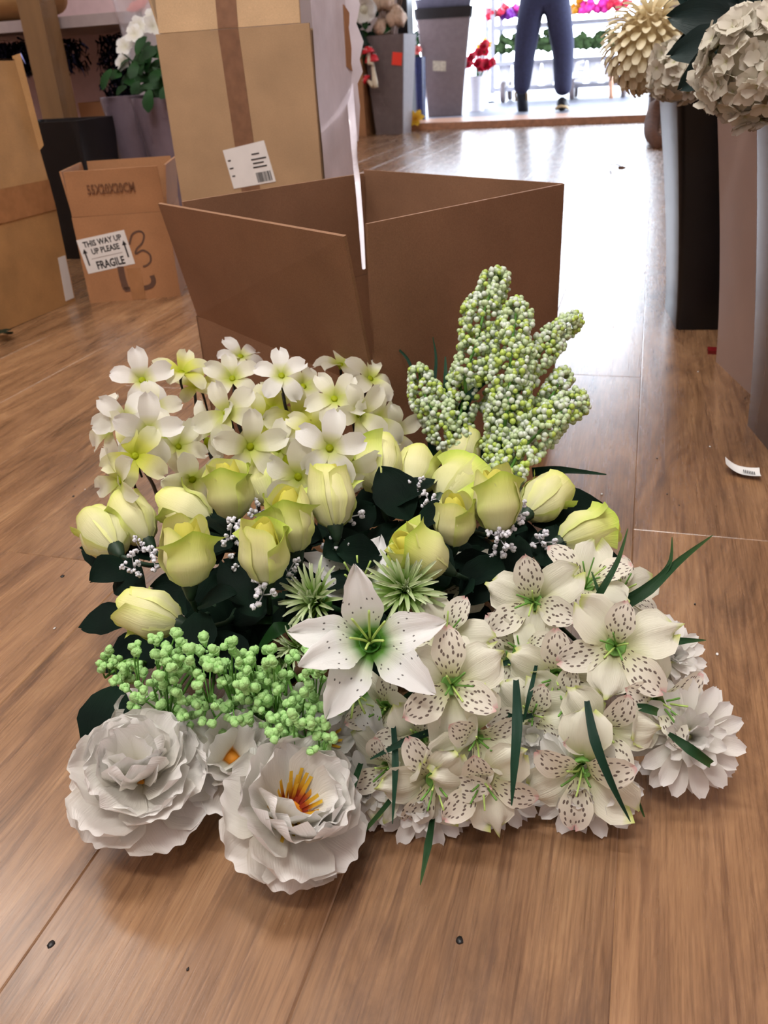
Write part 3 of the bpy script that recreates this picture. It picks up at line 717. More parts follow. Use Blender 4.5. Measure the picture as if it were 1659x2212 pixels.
def pompon(label, c, rad, planter_c, n=250):
    t = thing('pompon_chrysanthemum', label, 'flower', c)
    c = V(c); core = add('flower_heart', MB().blob(c, rad * .62, 2).mesh('flower_heart', M_pom_pet), t)
    for i, d in enumerate(fib(n)):
        p = c + d * rad * .58; ax = (d + V((0, 0, -.55)) * (1 - abs(d.z)) ).normalized()
        tg = (ax - d * ax.dot(d)); tg = tg.normalized() if tg.length > .01 else d.orthogonal(); xx = (d * 1.0 + tg * .55).normalized(); zz = (d - xx * d.dot(xx)).normalized(); Mx = face_matrix(p, xx, zz.cross(xx))
        add('petal', POM[i % 3], core, Mx @ Matrix.Scale(R.uniform(.9, 1.15) * rad / .085, 4))
    stem(t, [c, (c + V(planter_c)) / 2 + V((0, 0, .03)), planter_c], .0035, M_leaf_dark)
    return t
pompon('large cream pompon chrysanthemum above the black planter', (-0.0131, 1.55, 0.4365), .082, (.13, 1.58, .17))
LEAF_TEAL = [petal('leaf', .085, .05, M_leaf_teal, a0=.2, a1=-.5, cup=.15, nu=8, nv=4, notch=.05, seed=k, wid=((0, .25, .5, .8, 1), (.15, .85, 1, .6, .05)), crease=.06) for k in range(2)]
def hydrangea(label, c, rad, planter_pt, n=70, leaves=()):
    t = thing('hydrangea', label, 'flower', c, 'ivory hydrangeas over the planters')
    c = V(c); core = add('flower_heart', MB().blob(c, rad * .78, 2).mesh('flower_heart', M_ivory), t)
    for i, d in enumerate(fib(n)):
        d = (d + V((R.gauss(0, .1), R.gauss(0, .1), R.gauss(0, .1)))).normalized()
        add('floret', HYD[i % 3], core, frame(c + d * rad * R.uniform(.8, 1.0), d + V((R.gauss(0, .25), R.gauss(0, .25), R.gauss(0, .25))), R.uniform(0, 6), R.uniform(.8, 1.1)))
    stem(t, [c, (c + V(planter_pt)) / 2 + V((0, 0, .02)), planter_pt], .003, M_leaf_dark)
    for k, (p, nrm, roll, s) in enumerate(leaves): add('leaf', LEAF_TEAL[k % 2], t, frame(p, nrm, roll, s))
    return t
hydrangea('small ivory hydrangea drooping over the rim of the black planter', (0.0334, 1.42, 0.4003), .040, (.13, 1.56, .17), 75)
lv = [((0.0753, 1.06, 0.4527), (-.3, -1, .2), 3.05, .85), ((0.0768, 1.05, 0.4359), (-.3, -1, .3), 3.35, .8), ((0.0767, 1.04, 0.4254), (-.3, -1, .1), 3.75, .75), ((0.0772, 1.08, 0.4656), (-.3, -1, .1), 2.7, .85), ((0.0771, 1.07, 0.4445), (0, -1, .3), 4.2, .8), ((0.1026, 1.1, 0.4435), (.1, -1, .2), 3.3, 1.0), ((0.1052, 1.1, 0.4561), (.1, -1, .2), 2.9, 1.1), ((0.0858, 1.1, 0.4315), (-.1, -1, .2), 2.2, .8), ((0.07, 1.12, 0.4545), (-.1, -1, .2), .6, .9), ((0.0664, 1.12, 0.446), (-.1, -1, .2), 5.6, .8), ((0.0831, 1.12, 0.4624), (-.1, -1, .2), 5.9, 1.0), ((0.0792, 1.15, 0.4725), (0, -1, .2), 1.0, 1.3), ((0.1039, 1.15, 0.4665), (.2, -1, .2), .4, 1.3)]
hydrangea('full ivory hydrangea with blackish leaves at the right edge', (0.0927, 0.98, 0.4108), .052, (.235, 1.02, .17), 170, lv)
# driftwood and small things beyond the planters
stem(tag(thing('bark_root', 'twisted brown bark root on the floor beyond the black planter', 'root', (0.0422, 4.9844, 0)), None, None), [(0.0588, 4.6, 0.0057), (0.0109, 4.75, 0.0487), (0.0051, 5, 0.0952), (0.0228, 5.2, 0.1492)], (.03, .045), M_drift, 'root_limb', 7)
tub('grey_bin', 'slim dark grey bin by the right door frame', 'bin', (0.0422, 6.0839, 0)[:2], 0, .40, .12, .15, M_grey_pl, .1, depth=.3)

# ------------------------------------------------------------------ by the doorway
ZE = 0.045
PLX, PLY = (-1.7282, 6.19, 0.2563)[0], 6.19
o = add('kraft_carton', MB().box((-2.20, 6.02, 0), (PLX - .152, 6.34, .50)).mesh('kraft_carton', M_kraft_orange, False)); tag(o, 'closed orange-brown carton left of the grey planter by the door', 'box')
slab('tape', [(-2.06, 6.0195, .02), (-2.00, 6.0195, .02), (-2.00, 6.0195, .498), (-2.06, 6.0195, .498)], .0005, M_tape, o)
PLX, PLY = (-1.7282, 6.19, 0.2563)[0], 6.19
o = tub('grey_planter', 'grey-brown tapered planter with a bright red sticker', 'planter', (PLX, PLY), 0, .60, .20, .29, M_grey_pl, math.radians(-3), depth=.3, flare=1.0)
slab('sticker', [(-1.6836, 6.048, 0.425), (-1.6172, 6.048, 0.4163), (-1.606, 6.042, 0.491), (-1.6719, 6.042, 0.4999)], .002, M_orange, o, 'blank bright red sticker')
GX, GY = -1.59, 7.25
o = tub('tall_grey_planter', 'tall grey planter with a black rim standing in the doorway', 'planter', (GX, GY), ZE, .72, .27, .42, M_grey_pl, math.radians(12), depth=.3, flare=1.15)
o2 = tub('rim_band', None, None, (GX, GY), ZE + .665, .07, .428, .445, M_black_plastic, math.radians(12), depth=.05, rim=.01); o2.parent = o; o2.matrix_basis = Matrix.Identity(4)
o3 = tub('inner_tub', None, None, (GX, GY), ZE + .735, .06, .40, .43, mat('slate_grey_plastic', srgb(92, 92, 108), .3), math.radians(12), depth=.05, rim=.01); o3.parent = o; o3.matrix_basis = Matrix.Identity(4)
slab('price_label', [(-1.6302, 7.02, 0.3674), (-1.5293, 7.02, 0.3594), (-1.5281, 7.02, 0.4276), (-1.6285, 7.02, 0.4358)], .002, M_label_dull, o, 'small faded price label')
# dried bunch in the red-sticker planter
t = thing('dried_bunch', 'bunch of dried twigs and beige seed heads in the planter', 'dried flowers', (PLX, PLY, .35))
for k in range(26):
    a = R.uniform(0, 6.28); s = R.uniform(.02, .2); top = V((PLX + .02 + s * math.cos(a) * 1.0, PLY - .06 + s * math.sin(a) * .4, ZE + R.uniform(.75, 1.05)))
    stem(t, [(PLX, PLY, ZE + .32), (PLX + (top.x - PLX) * .4, PLY + (top.y - PLY) * .4, ZE + .62), top], (.004, .002), M_twig, 'twig', 4, 3)
for k in range(9):
    c = V((PLX + R.uniform(-.09, .1), PLY - .08 + R.uniform(-.05, .05), ZE + .60 + R.uniform(0, .2)))
    add('seed_head', MB().blob(c, .042, 2, .22, (1, 1, 1.2)).mesh('seed_head', M_dried), t)
for px, py, m, r_ in [(860, 5, M_crimson, .03), (884, 45, M_pink, .025), (878, 28, M_lilac_plastic, .025)]:
    pass
t = thing('white_rose_bush', 'cream rose with dark leaves above the orange-brown carton', 'artificial flower', (-2.0, 6.15, .50))
CR = [petal('petal', .09, .1, M_white_pet, a0=.5, a1=-.9, cup=.3, ruf=.05, nu=6, nv=5, seed=k) for k in range(3)]
hp = V((-1.8404, 6, 0.7501))
h = add('flower_heart', MB().blob(hp, .035, 2, .1).mesh('flower_heart', M_white_pet), t)
for k in range(9):
    add('petal', CR[k % 3], h, frame(hp, (.25, -1, -.1), k * 2.4) @ Matrix.Rotation(-.2 - .1 * (k // 3), 4, 'Y'))
LEAF_DOOR = [petal('leaf', .10, .06, M_leaf_mid, a0=.2, a1=-.8, cup=.2, nu=5, nv=2, seed=5), petal('leaf', .10, .06, M_leaf_dark, a0=.2, a1=-.8, cup=.2, nu=5, nv=2, seed=6)]
for k in range(34):
    p = V(((-1.8826, 6.05, 0.5434)[0] + R.gauss(0, .07), 6.04 + R.gauss(0, .04), .60 + R.gauss(0, .08))); add('leaf', LEAF_DOOR[k % 2], t, frame(p, (R.gauss(.2, .5), -1, .4), R.uniform(0, 6.3), R.uniform(.6, 1.1)))
stem(t, [(-1.98, 6.12, .50), (-1.95, 6.06, .6), tuple(hp)], .004, M_leaf_mid)
def toadstool(label, cap, foot, r_):
    t = thing('toadstool_ornament', label, 'ornament', foot, 'red toadstool ornaments')
    cap, foot = V(cap), V(foot); Mx = axis_frame(foot, cap); L = (cap - foot).length
    add('stalk', MB().lathe([(.016, 0), (.020, L * .2), (.013, L * .6), (.011, L)], 10).mesh('stalk', M_mush), t, Mx)
    cp = add('cap', MB().lathe([(r_, L * .9), (r_ * 1.05, L * .93), (r_ * .85, L + r_ * .35), (r_ * .45, L + r_ * .7), (.004, L + r_ * .82)], 14).mesh('cap', M_red), t, Mx)
    dots = MB()
    for k in range(7):
        a = k * 2.4; q = .35 + .1 * (k % 4); dots.blob((math.cos(a) * r_ * (1 - q * .6), math.sin(a) * r_ * (1 - q * .6), L + r_ * q), r_ * .11, 1)
    add('cap_dots', dots.mesh('cap_dots', M_paper), cp, Mx)
toadstool('red-capped toadstool ornament with a long pale stalk by the carton', (-1.7929, 5.96, 0.464), (-1.7744, 5.96, 0.295), .045)
toadstool('small red toadstool ornament hanging below the leaves', (-1.8064, 5.93, 0.5074), (-1.7954, 5.93, 0.4324), .04)
toadstool('red toadstool ornament low against the orange-brown carton', (-1.8417, 5.98, 0.3469), (-1.7926, 5.98, 0.3062), .032)
YEL = small_bloom(M_yellow, .055, .035, 6, .5, 3)
t = thing('yellow_flower', 'fallen yellow flower on the doorstep between the planters', 'flower', (-1.658, 6.5344, 0.045))
bl = add('bloom', YEL, t, frame((-1.6051, 6.3287, 0.075), (.1, -.8, .6), 0, 1.3))
stem(t, [(-1.6277, 6.4178, 0.07), (-1.7185, 6.893, 0.052), (-1.6431, 6.7332, 0.05)], .004, M_leaf_mid)
# dark bits between the two planters
o = tub('blue_pot', 'narrow dark blue pot between the two grey planters', 'pot', (-1.7068, 6.8449, 0.045)[:2], ZE, .42, .11, .13, mat('navy_glaze', srgb(36, 44, 84), .2, .2), 0, 16, 1, .005, depth=.3)
t = thing('green_spray', 'dark green leaf spray with a red bloom in the blue pot', 'artificial plant', (-0.133, 0.5334, 0.4))
gp = V((-1.7614, 7.05, 0.4766))
for k in range(16): add('leaf', LEAF_DOOR[k % 2], t, frame(gp + V((R.gauss(0, .03), R.gauss(0, .03), R.gauss(0, .09))), (R.gauss(0, .6), -1, .3), R.uniform(0, 6), .8))
add('red_bloom', small_bloom(M_pink, .04, .04, 6, .7, 9), t, frame(tuple(gp + V((.02, -.05, .03))), (.2, -1, .4)))
stem(t, [(gp.x, gp.y, ZE + .2), gp], .005, M_leaf_mid)
# red flowers in a white pot, yellow flowers on a stand
RP = V((-1.4162, 7.659, 0.045))
tub('white_pot', 'white pot of red flowers outside beside the tall grey planter', 'pot', RP[:2], ZE, .26, .13, .18, M_white_pot, 0, 16, 1, .006, depth=.1)
t = thing('red_flowers', 'bunch of crimson flowers in the white pot', 'artificial flowers', (RP.x, RP.y, ZE + .2))
RED = [small_bloom(petal_mat('crimson_petal', [(0, srgb(150, 10, 30)), (1, srgb(214, 30, 64))], .3), .06, .06, 7, .7, k) for k in range(2)]
for k in range(11):
    p = V((RP.x + R.gauss(.03, .06), RP.y + R.gauss(-.05, .04), ZE + .3 + R.uniform(0, .17))); add('bloom', RED[k % 2], t, frame(p, (R.gauss(0, .5), -1, .6), R.uniform(0, 6), R.uniform(.7, 1)))
    stem(t, [(RP.x, RP.y, ZE + .17), p], .004, M_leaf_mid)
o = tub('slim_stand', 'slim pale stand holding yellow flowers outside the door', 'stand', (-1.4268, 8.02, 0.383)[:2], ZE, .50, .10, .14, M_white_pot, 0, 12, 1, .005, depth=.1)
t = thing('yellow_bunch', 'little bunch of pale yellow flowers on the slim stand', 'artificial flowers', (-1.4237, 8, 0.5215))
for k in range(6):
    p = V((-1.4237, 8, 0.5283)) + V((R.gauss(0, .04), R.gauss(0, .03), R.gauss(0, .03))); add('bloom', YEL, t, frame(p, (R.gauss(0, .5), -1, .5), R.uniform(0, 6), .7))
    stem(t, [(-1.4266, 8.02, 0.3479), p], .003, M_leaf_mid)

# ------------------------------------------------------------------ the flower trolley outside
CY = 8.9
t = thing('flower_trolley', 'steel flower trolley with plant shelves standing outside', 'trolley', ((-0.9727, 8.9, 0.1153)[0], CY, ZE))
cx0, cx1 = (-1.4845, 8.9, 0.2165)[0], (-0.1679, 8.9, 0.1568)[0]
zl, zm, zt = (-0.9752, 8.9, 0.1779)[2], (-0.9836, 8.9, 0.3933)[2], (-0.9954, 8.9, 0.6918)[2]
for x in (cx0, cx1):
    for y in (CY, CY + .5): add('upright', MB().box((x - .02, y - .02, zl - .05), (x + .02, y + .02, zt + .7)).mesh('upright', M_steel, False), t)
for z in (zl, zm, zt): add('shelf', MB().box((cx0 - .02, CY - .03, z - .035), (cx1 + .02, CY + .53, z)).mesh('shelf', M_steel, False), t)
for x in (cx0 + .1, cx0 + .75, cx1 - .1):
    for y in (CY + .02, CY + .48):
        w = add('wheel', MB().lathe([(.085, -.02), (.09, -.015), (.09, .015), (.085, .02)], 16).mesh('wheel', M_grey_pl), t, Matrix.Translation((x, y, ZE + .09)) @ Matrix.Rotation(PI / 2, 4, 'Y'))
        add('fork', MB().box((x - .03, y - .03, ZE + .10), (x + .03, y + .03, zl - .035)).mesh('fork', M_steel, False), w)
def clump(name, label, c, m, r_, n=14, sq=.7, group=None):
    mb = MB()
    for k in range(n):
        d = V((R.gauss(0, r_ * .5), R.gauss(0, r_ * .35), abs(R.gauss(0, r_ * .4)))); mb.blob(V(c) + d, r_ * R.uniform(.25, .45), 1, .3, (1, 1, sq))
    return tag(add(name, mb.mesh(name, m), None), label, 'plant', group)
n = 9
for k in range(n):
    x = cx0 + .1 + (cx1 - cx0 - .2) * k / (n - 1)
    w_ = ('leftmost', 'second from left', 'third from left', 'fourth from left', 'middle', 'fourth from right', 'third from right', 'second from right', 'rightmost')[k]
    o = tub('hanging_pot', w_ + ' pale tapered pot on the lowest trolley shelf', 'pot', (x, CY + .1), zl + .002, .20, .09, .13, M_white_pot, 0, 14, 1, .005, 'pots on the lowest trolley shelf', .1)
    clump('mossy_plant', w_ + ' dark green mossy plant on the middle trolley shelf', (x, CY + .06, zm + .09), M_moss, .12, 16, .8, 'mossy plants on the middle trolley shelf')
tops = [(1062, M_crimson, 'crimson'), (1092, M_purple, 'purple'), (1118, M_magenta, 'magenta'), (1250, M_yellow, 'yellow'), (1268, M_magenta, 'pink'), (1300, M_magenta, 'magenta-pink'), (1335, M_crimson, 'red')]
for (px, m, w), x in zip(tops, [(-1.4464, 8.9, 0.7489)[0], (-1.352, 8.9, 0.7431)[0], (-1.2496, 8.9, 0.7367)[0], (-0.7062, 8.9, 0.7031)[0], (-0.6242, 8.9, 0.698)[0], (-0.5021, 8.9, 0.6905)[0], (-0.3607, 8.9, 0.6818)[0]]):
    clump('flower_clump', {'crimson': 'crimson flowers at the left end of the top trolley shelf', 'purple': 'purple flowers second on the top trolley shelf', 'magenta': 'magenta flowers just left of the person on the top shelf', 'yellow': 'yellow flowers just right of the person on the top shelf', 'pink': 'pink flowers next to the yellow ones on the top shelf', 'magenta-pink': 'magenta-pink flowers near the cream pompon on the top shelf', 'red': 'red flowers at the right end of the top trolley shelf'}[w], (x, CY + .1, zt + .07), m, .10, 16, .9, 'flowers on the top trolley shelf')
# white scrollwork leaning on the trolley
t = thing('scroll_ornament', 'white curled iron ornament in front of the trolley shelf', 'ornament', (-0.4927, 8.7, 0.1215))
for pts in ([(1248, 135), (1246, 165), (1262, 168)], [(1248, 135), (1262, 133)], [(1248, 150), (1262, 149)], [(1278, 166), (1284, 150), (1292, 166)], [(1306, 138), (1296, 146), (1298, 160), (1308, 165)], [(1284, 134), (1287, 136)], [(1320, 138), (1312, 150), (1322, 165)]):
    pass
for pts in ([(-0.679, 8.7, 0.3538), (-0.6841, 8.7, 0.2986), (-0.6725, 8.7, 0.2385), (-0.6143, 8.7, 0.2283)], [(-0.6829, 8.7, 0.3503), (-0.6221, 8.7, 0.3583)], [(-0.68, 8.7, 0.2984), (-0.6186, 8.7, 0.2991)], [(-0.5568, 8.7, 0.2256), (-0.5289, 8.7, 0.2984), (-0.4872, 8.7, 0.2223)], [(-0.434, 8.7, 0.3304), (-0.4765, 8.7, 0.3032), (-0.4689, 8.7, 0.2511), (-0.4226, 8.7, 0.2267)]):
    stem(t, pts, .014, M_white_pot, 'curl', 6)
stem(t, [(-0.7035, 8.7, 0.2024), (-0.3966, 8.7, 0.2032)], .012, M_white_pot, 'rail', 6)
stem(t, [(-0.3878, 8.7, 0.3572), (-0.367, 8.7452, 0.05)], .02, M_sill, 'post', 6)
# steel pole left of the trolley
t = thing('awning_pole', 'slim steel pole outside left of the person', 'pole', (-1.5894, 9.0705, 0.045))
p0 = V((-1.5733, 9.0574, 0.045)); stem(t, [p0, p0 + V((0, 0, 2.6))], .03, M_steel, 'pole_tube', 8)
add('base_plate', MB().lathe([(.09, 0), (.09, .012), (.04, .02)], 16).mesh('base_plate', M_steel), t, Matrix.Translation(p0))

# ------------------------------------------------------------------ the person walking out
def person():
    fL, fR = V((-0.9814, 7.2, 0.045)), V((-0.658, 7.1561, 0.045))
    base = (fL + fR) / 2; base.z = ZE
    hx = base.x - .005
    pts = [  # name, position, radius
        ('pelvis', (hx, base.y + .02, ZE + .80), .125), ('waist', (hx, base.y + .03, ZE + .98), .13), ('chest', (hx, base.y + .06, ZE + 1.22), .145),
        ('neck', (hx, base.y + .09, ZE + 1.42), .058), ('head', (hx, base.y + .11, ZE + 1.56), .085), ('crown', (hx, base.y + .11, ZE + 1.64), .075),
        ('hipL', (hx - .085, base.y + .02, ZE + .74), .115), ('kneeL', (fL.x + .02, base.y + .05, ZE + .42), .09), ('ankL', (fL.x + .005, fL.y - .02, ZE + .115), .068), 
        ('hipR', (hx + .085, base.y + .02, ZE + .74), .115), ('kneeR', (fR.x - .02, base.y + .09, ZE + .42), .09), ('ankR', (fR.x, fR.y + .02, ZE + .10), .068),
        ('shL', (hx - .17, base.y + .06, ZE + 1.34), .06), ('elL', (hx - .22, base.y + .02, ZE + 1.07), .045), ('wrL', (hx - .21, base.y + .16, ZE + .88), .033), ('haL', (hx - .205, base.y + .21, ZE + .80), .035),
        ('shR', (hx + .17, base.y + .06, ZE + 1.34), .06), ('elR', (hx + .23, base.y + .10, ZE + 1.08), .045), ('wrR', (hx + .21, base.y + .22, ZE + .92), .033), ('haR', (hx + .20, base.y + .27, ZE + .85), .035)]
    ix = {n: i for i, (n, _, _) in enumerate(pts)}
    E_ = [('pelvis', 'waist'), ('waist', 'chest'), ('chest', 'neck'), ('neck', 'head'), ('head', 'crown'), ('pelvis', 'hipL'), ('hipL', 'kneeL'), ('kneeL', 'ankL'), ('pelvis', 'hipR'), ('hipR', 'kneeR'), ('kneeR', 'ankR'),
          ('chest', 'shL'), ('shL', 'elL'), ('elL', 'wrL'), ('wrL', 'haL'), ('chest', 'shR'), ('shR', 'elR'), ('elR', 'wrR'), ('wrR', 'haR')]
    me = bpy.data.meshes.new('person'); me.from_pydata([p for _, p, _ in pts], [(ix[a], ix[b]) for a, b in E_], [])
    o = bpy.data.objects.new('person', me); COL.objects.link(o)
    sk = o.modifiers.new('skin', 'SKIN'); sb = o.modifiers.new('sub', 'SUBSURF'); sb.levels = 2; sb.render_levels = 2
    for i, (n_, _, r_) in enumerate(pts): me.skin_vertices[0].data[i].radius = (r_, r_); me.skin_vertices[0].data[i].use_root = n_ == 'pelvis'
    dg = bpy.context.evaluated_depsgraph_get(); nm = bpy.data.meshes.new_from_object(o.evaluated_get(dg)); bpy.data.objects.remove(o)
    nm.materials.clear()
    for m in (M_denim, M_jacket, M_skin): nm.materials.append(m)
    for p in nm.polygons:
        z = p.center.z - ZE; hand = z < .9 and abs(p.center.x - hx) > .18 and p.center.y > base.y + .12
        p.material_index = 2 if (z > 1.42 or (hand and z > .6)) else (1 if z > .92 else 0)
    nm.shade_smooth()
    o = add('person', nm); tag(o, 'person in blue jeans and dark shoes walking out of the doorway', 'person')
    def shoe(P, pitch, name='shoe'):
        prof = [(-.11, .030, .0, .055), (-.09, .040, 0, .10), (-.03, .040, 0, .09), (.04, .043, 0, .065), (.11, .042, 0, .05), (.15, .03, .004, .04), (.165, .012, .01, .03)]
        mb = MB(); k = 10
        for y, w, z0, z1 in prof:
            for j in range(k):
                a = 2 * PI * j / k; mb.v.append((w * math.cos(a), y, (z0 + z1) / 2 + (z1 - z0) / 2 * math.sin(a)))
        mb.f = [(i * k + j, i * k + (j + 1) % k, (i + 1) * k + (j + 1) % k, (i + 1) * k + j) for i in range(len(prof) - 1) for j in range(k)] + [tuple(range(k)), tuple(range(len(prof) * k - 1, (len(prof) - 1) * k - 1, -1))]
        Mx = Matrix.Translation(P) @ Matrix.Rotation(pitch, 4, 'X')
        s = add(name, mb.mesh(name, M_shoe), o, Mx)
        add('heel_trim', MB().tube([(-.042, -.02, .012), (-.045, -.08, .02), (-.03, -.115, .03), (0, -.122, .035), (.03, -.115, .03), (.045, -.08, .02), (.042, -.02, .012)], .010, 6).mesh('heel_trim', M_shoe_tan), s, Mx)
    shoe(V((fL.x, fL.y + .06, ZE + .06)), -.75)
    shoe(V((fR.x, fR.y + .06, ZE + .002)), 0)
person()

# ------------------------------------------------------------------ litter on the floor
def scrap_pt(u, v):
    c = V((0.1333, 0.9248, 0.004)); x = (u - .5) * .036; y = v * .011
    return (c.x + x, c.y + y - x * .35, .003 + .008 * (2 * u - 1) ** 2 * (1 if u < .5 else .35) + .002 * v * v)
o = add('paper_scrap', grid_mesh('paper_scrap', 10, 4, scrap_pt, M_paper)); tag(o, 'torn white paper scrap with a smudged barcode on the floor', 'paper')
bc = MB()
for k in range(7):
    c = V((0.1333, 0.9248, 0.004)); x = .001 + k * .0018
    pts = [V((c.x + x + dx, c.y - x * .35 + dy, .0045 + .001)) for dx, dy in ((0, -.006), (.0009, -.006), (.0009, .002), (0, .002))]; bc.put(pts, [(0, 1, 2, 3)])
add('barcode', bc.mesh('barcode', M_ink, False), o)
o = add('dried_petal', ribbon('dried_petal', [(-0.1464, 3.8428, 0.012), (-0.1284, 3.7382, 0.03), (-0.1073, 3.7821, 0.016), (-0.095, 3.7526, 0.012), (-0.101, 3.7298, 0.006)], [.012, .014, .02, .035, .02], M_drift)); tag(o, 'dry curled petal lying in the bright patch of floor', 'petal')
o = add('green_leaf', ribbon('green_leaf', [(-1.1873, 1.332, 0.012), (-1.1457, 1.2959, 0.02), (-1.1591, 1.3238, 0.006)], [.02, .03, .004], M_leaf_dark)); tag(o, 'dark green leaf by the corner of the big carton', 'leaf')
o = add('red_wrapper', MB().box((.118, 1.365, 0.0), (.150, 1.385, .006)).mesh('red_wrapper', mat('dark_red_foil', srgb(120, 20, 24), .4), False)); tag(o, 'small red wrapper at the foot of the taupe planter', 'wrapper')
cr_b, cr_w = MB(), MB()
for k in range(150):
    x, y = R.uniform(-.7, .3), R.uniform(.22, 2.2)
    (cr_w if k % 3 == 0 else cr_b).blob((x, y, .0006), R.uniform(.0006, .0014), 1, .4, (1, 1.6, .6))
for px in ((-0.0625, 0.2888, 0), (-0.5211, 0.5764, 0), (-0.2868, 0.2307, 0)): cr_b.blob(px, .0020, 2, .2, (1, 1.3, .5))
tag(add('dark_crumbs', cr_b.mesh('dark_crumbs', M_black_plastic)), 'dark crumbs of dirt strewn over the plank floor', 'dirt', kind='stuff')
tag(add('pale_crumbs', cr_w.mesh('pale_crumbs', M_paper)), 'pale specks of foam strewn over the plank floor', 'dirt', kind='stuff')

# ------------------------------------------------------------------ the artificial flowers on the floor
W5 = ((0, .25, .6, .88, 1), (.28, .72, 1, .78, .2))
M_blos = petal_mat('cream_blossom', [(0, srgb(196, 214, 70)), (.22, srgb(226, 232, 150)), (.45, srgb(248, 248, 222)), (1, srgb(252, 251, 240))], .38, .5)
M_blos_w = petal_mat('white_blossom', [(0, srgb(200, 216, 80)), (.2, srgb(234, 238, 180)), (.4, srgb(251, 251, 244)), (1, srgb(253, 253, 252))], .35, .5)
M_blos_y = petal_mat('lime_cream_blossom', [(0, srgb(190, 204, 30)), (.35, srgb(226, 230, 110)), (.7, srgb(242, 242, 196)), (1, srgb(245, 244, 218))], .38, .5)
M_bstem = mat('blackish_stem', srgb(22, 26, 22), .5, .2)
M_rose = petal_mat('lime_yellow_rose', [(0, srgb(236, 238, 188)), (.5, srgb(247, 245, 190)), (.88, srgb(247, 246, 170)), (1, srgb(228, 236, 128))], .18, .6, .35, edge=srgb(236, 242, 156))
M_rose_in = petal_mat('yellow_rose_heart', [(0, srgb(226, 220, 90)), (1, srgb(246, 242, 120))], .25, .6, .3)
M_rose_g = petal_mat('green_edged_rose', [(0, srgb(236, 238, 184)), (.45, srgb(242, 243, 172)), (.85, srgb(226, 236, 126)), (1, srgb(194, 220, 82))], .18, .6, .35, edge=srgb(220, 234, 132))
M_rleaf = petal_mat('rose_leaf_cloth', [(0, srgb(18, 40, 28)), (.5, srgb(11, 26, 20)), (1, srgb(14, 32, 24))], .06, .7, .4, spec=.1)
M_calyx = mat('dark_green_calyx', srgb(24, 50, 32), .55, .2)
M_gyp_w = mat('lilac_white_foam', srgb(226, 226, 234), .8, .1, 200, .6, 500)
M_bead1 = mat('sage_bead', srgb(186, 206, 160), .35, .1, 60)
M_bead2 = mat('lime_bead', srgb(176, 200, 92), .35, .12, 60)
M_bead3 = mat('frosted_bead', srgb(208, 220, 204), .35, .08, 60)
M_grass = petal_mat('grass_blade_green', [(0, srgb(26, 58, 32)), (.6, srgb(34, 72, 38)), (1, srgb(66, 96, 48))], .15, .45, .4)
M_grass_t = petal_mat('teal_grass_blade', [(0, srgb(18, 52, 42)), (1, srgb(34, 72, 50))], .12, .4, .4)
M_minty = mat('mint_green_foam', srgb(172, 220, 140), .75, .12, 150, .5, 700)
M_mint_stem = mat('mint_stem', srgb(96, 150, 60), .6, .15)
M_lily = petal_mat('white_lily', [(0, srgb(54, 112, 30)), (.17, srgb(104, 160, 66)), (.33, srgb(228, 236, 216)), (.5, srgb(248, 250, 250)), (1, srgb(252, 251, 251))], .28, .5, .3, spots=(6, 4.3, .085, .28, .62, srgb(60, 52, 52)))
M_lily_th = mat('lily_throat', srgb(58, 118, 34), .6, .3, 60)
M_stamen = mat('lime_stamen', srgb(176, 204, 110), .5, .15)
M_spid = petal_mat('spider_mum', [(0, srgb(84, 128, 30)), (.45, srgb(136, 176, 76)), (.85, srgb(204, 220, 172)), (1, srgb(226, 236, 208))], .2, .5, .1)
M_als = petal_mat('cream_alstroemeria', [(0, srgb(150, 180, 70)), (.2, srgb(224, 226, 176)), (.5, srgb(246, 245, 224)), (.9, srgb(248, 246, 230)), (1, srgb(214, 226, 124))], .32, .5, .45)
M_als_s = petal_mat('spotted_alstroemeria', [(0, srgb(140, 174, 60)), (.15, srgb(222, 224, 172)), (.5, srgb(248, 245, 228)), (.93, srgb(248, 242, 230)), (1, srgb(238, 186, 186))], .32, .5, .35, spots=(6.5, 6.5, .22, .2, .93, srgb(84, 58, 50)))
M_als_h = mat('alstroemeria_heart', srgb(104, 154, 66), .6, .3, 80)
M_mum = petal_mat('white_mum', [(0, srgb(220, 222, 150)), (.3, srgb(240, 238, 226)), (1, srgb(245, 243, 241))], .3, .5, .3)
M_mum_h = mat('pale_lime_heart', srgb(224, 228, 150), .7, .15, 90)
M_peo = petal_mat('white_peony', [(0, srgb(234, 222, 170)), (.25, srgb(246, 242, 228)), (1, srgb(251, 249, 247))], .3, .55, .55)
M_peo_o = petal_mat('white_peony_orange_base', [(0, srgb(226, 140, 30)), (.12, srgb(232, 170, 70)), (.2, srgb(246, 242, 226)), (1, srgb(251, 249, 247))], .3, .55, .5)
M_stam_r = petal_mat('red_gold_stamens', [(0, srgb(150, 34, 40)), (.35, srgb(170, 70, 30)), (.6, srgb(214, 160, 40)), (1, srgb(226, 186, 60))], .1, .6, .1)
M_orange_st = mat('orange_stamen', srgb(232, 150, 40), .6, .15)

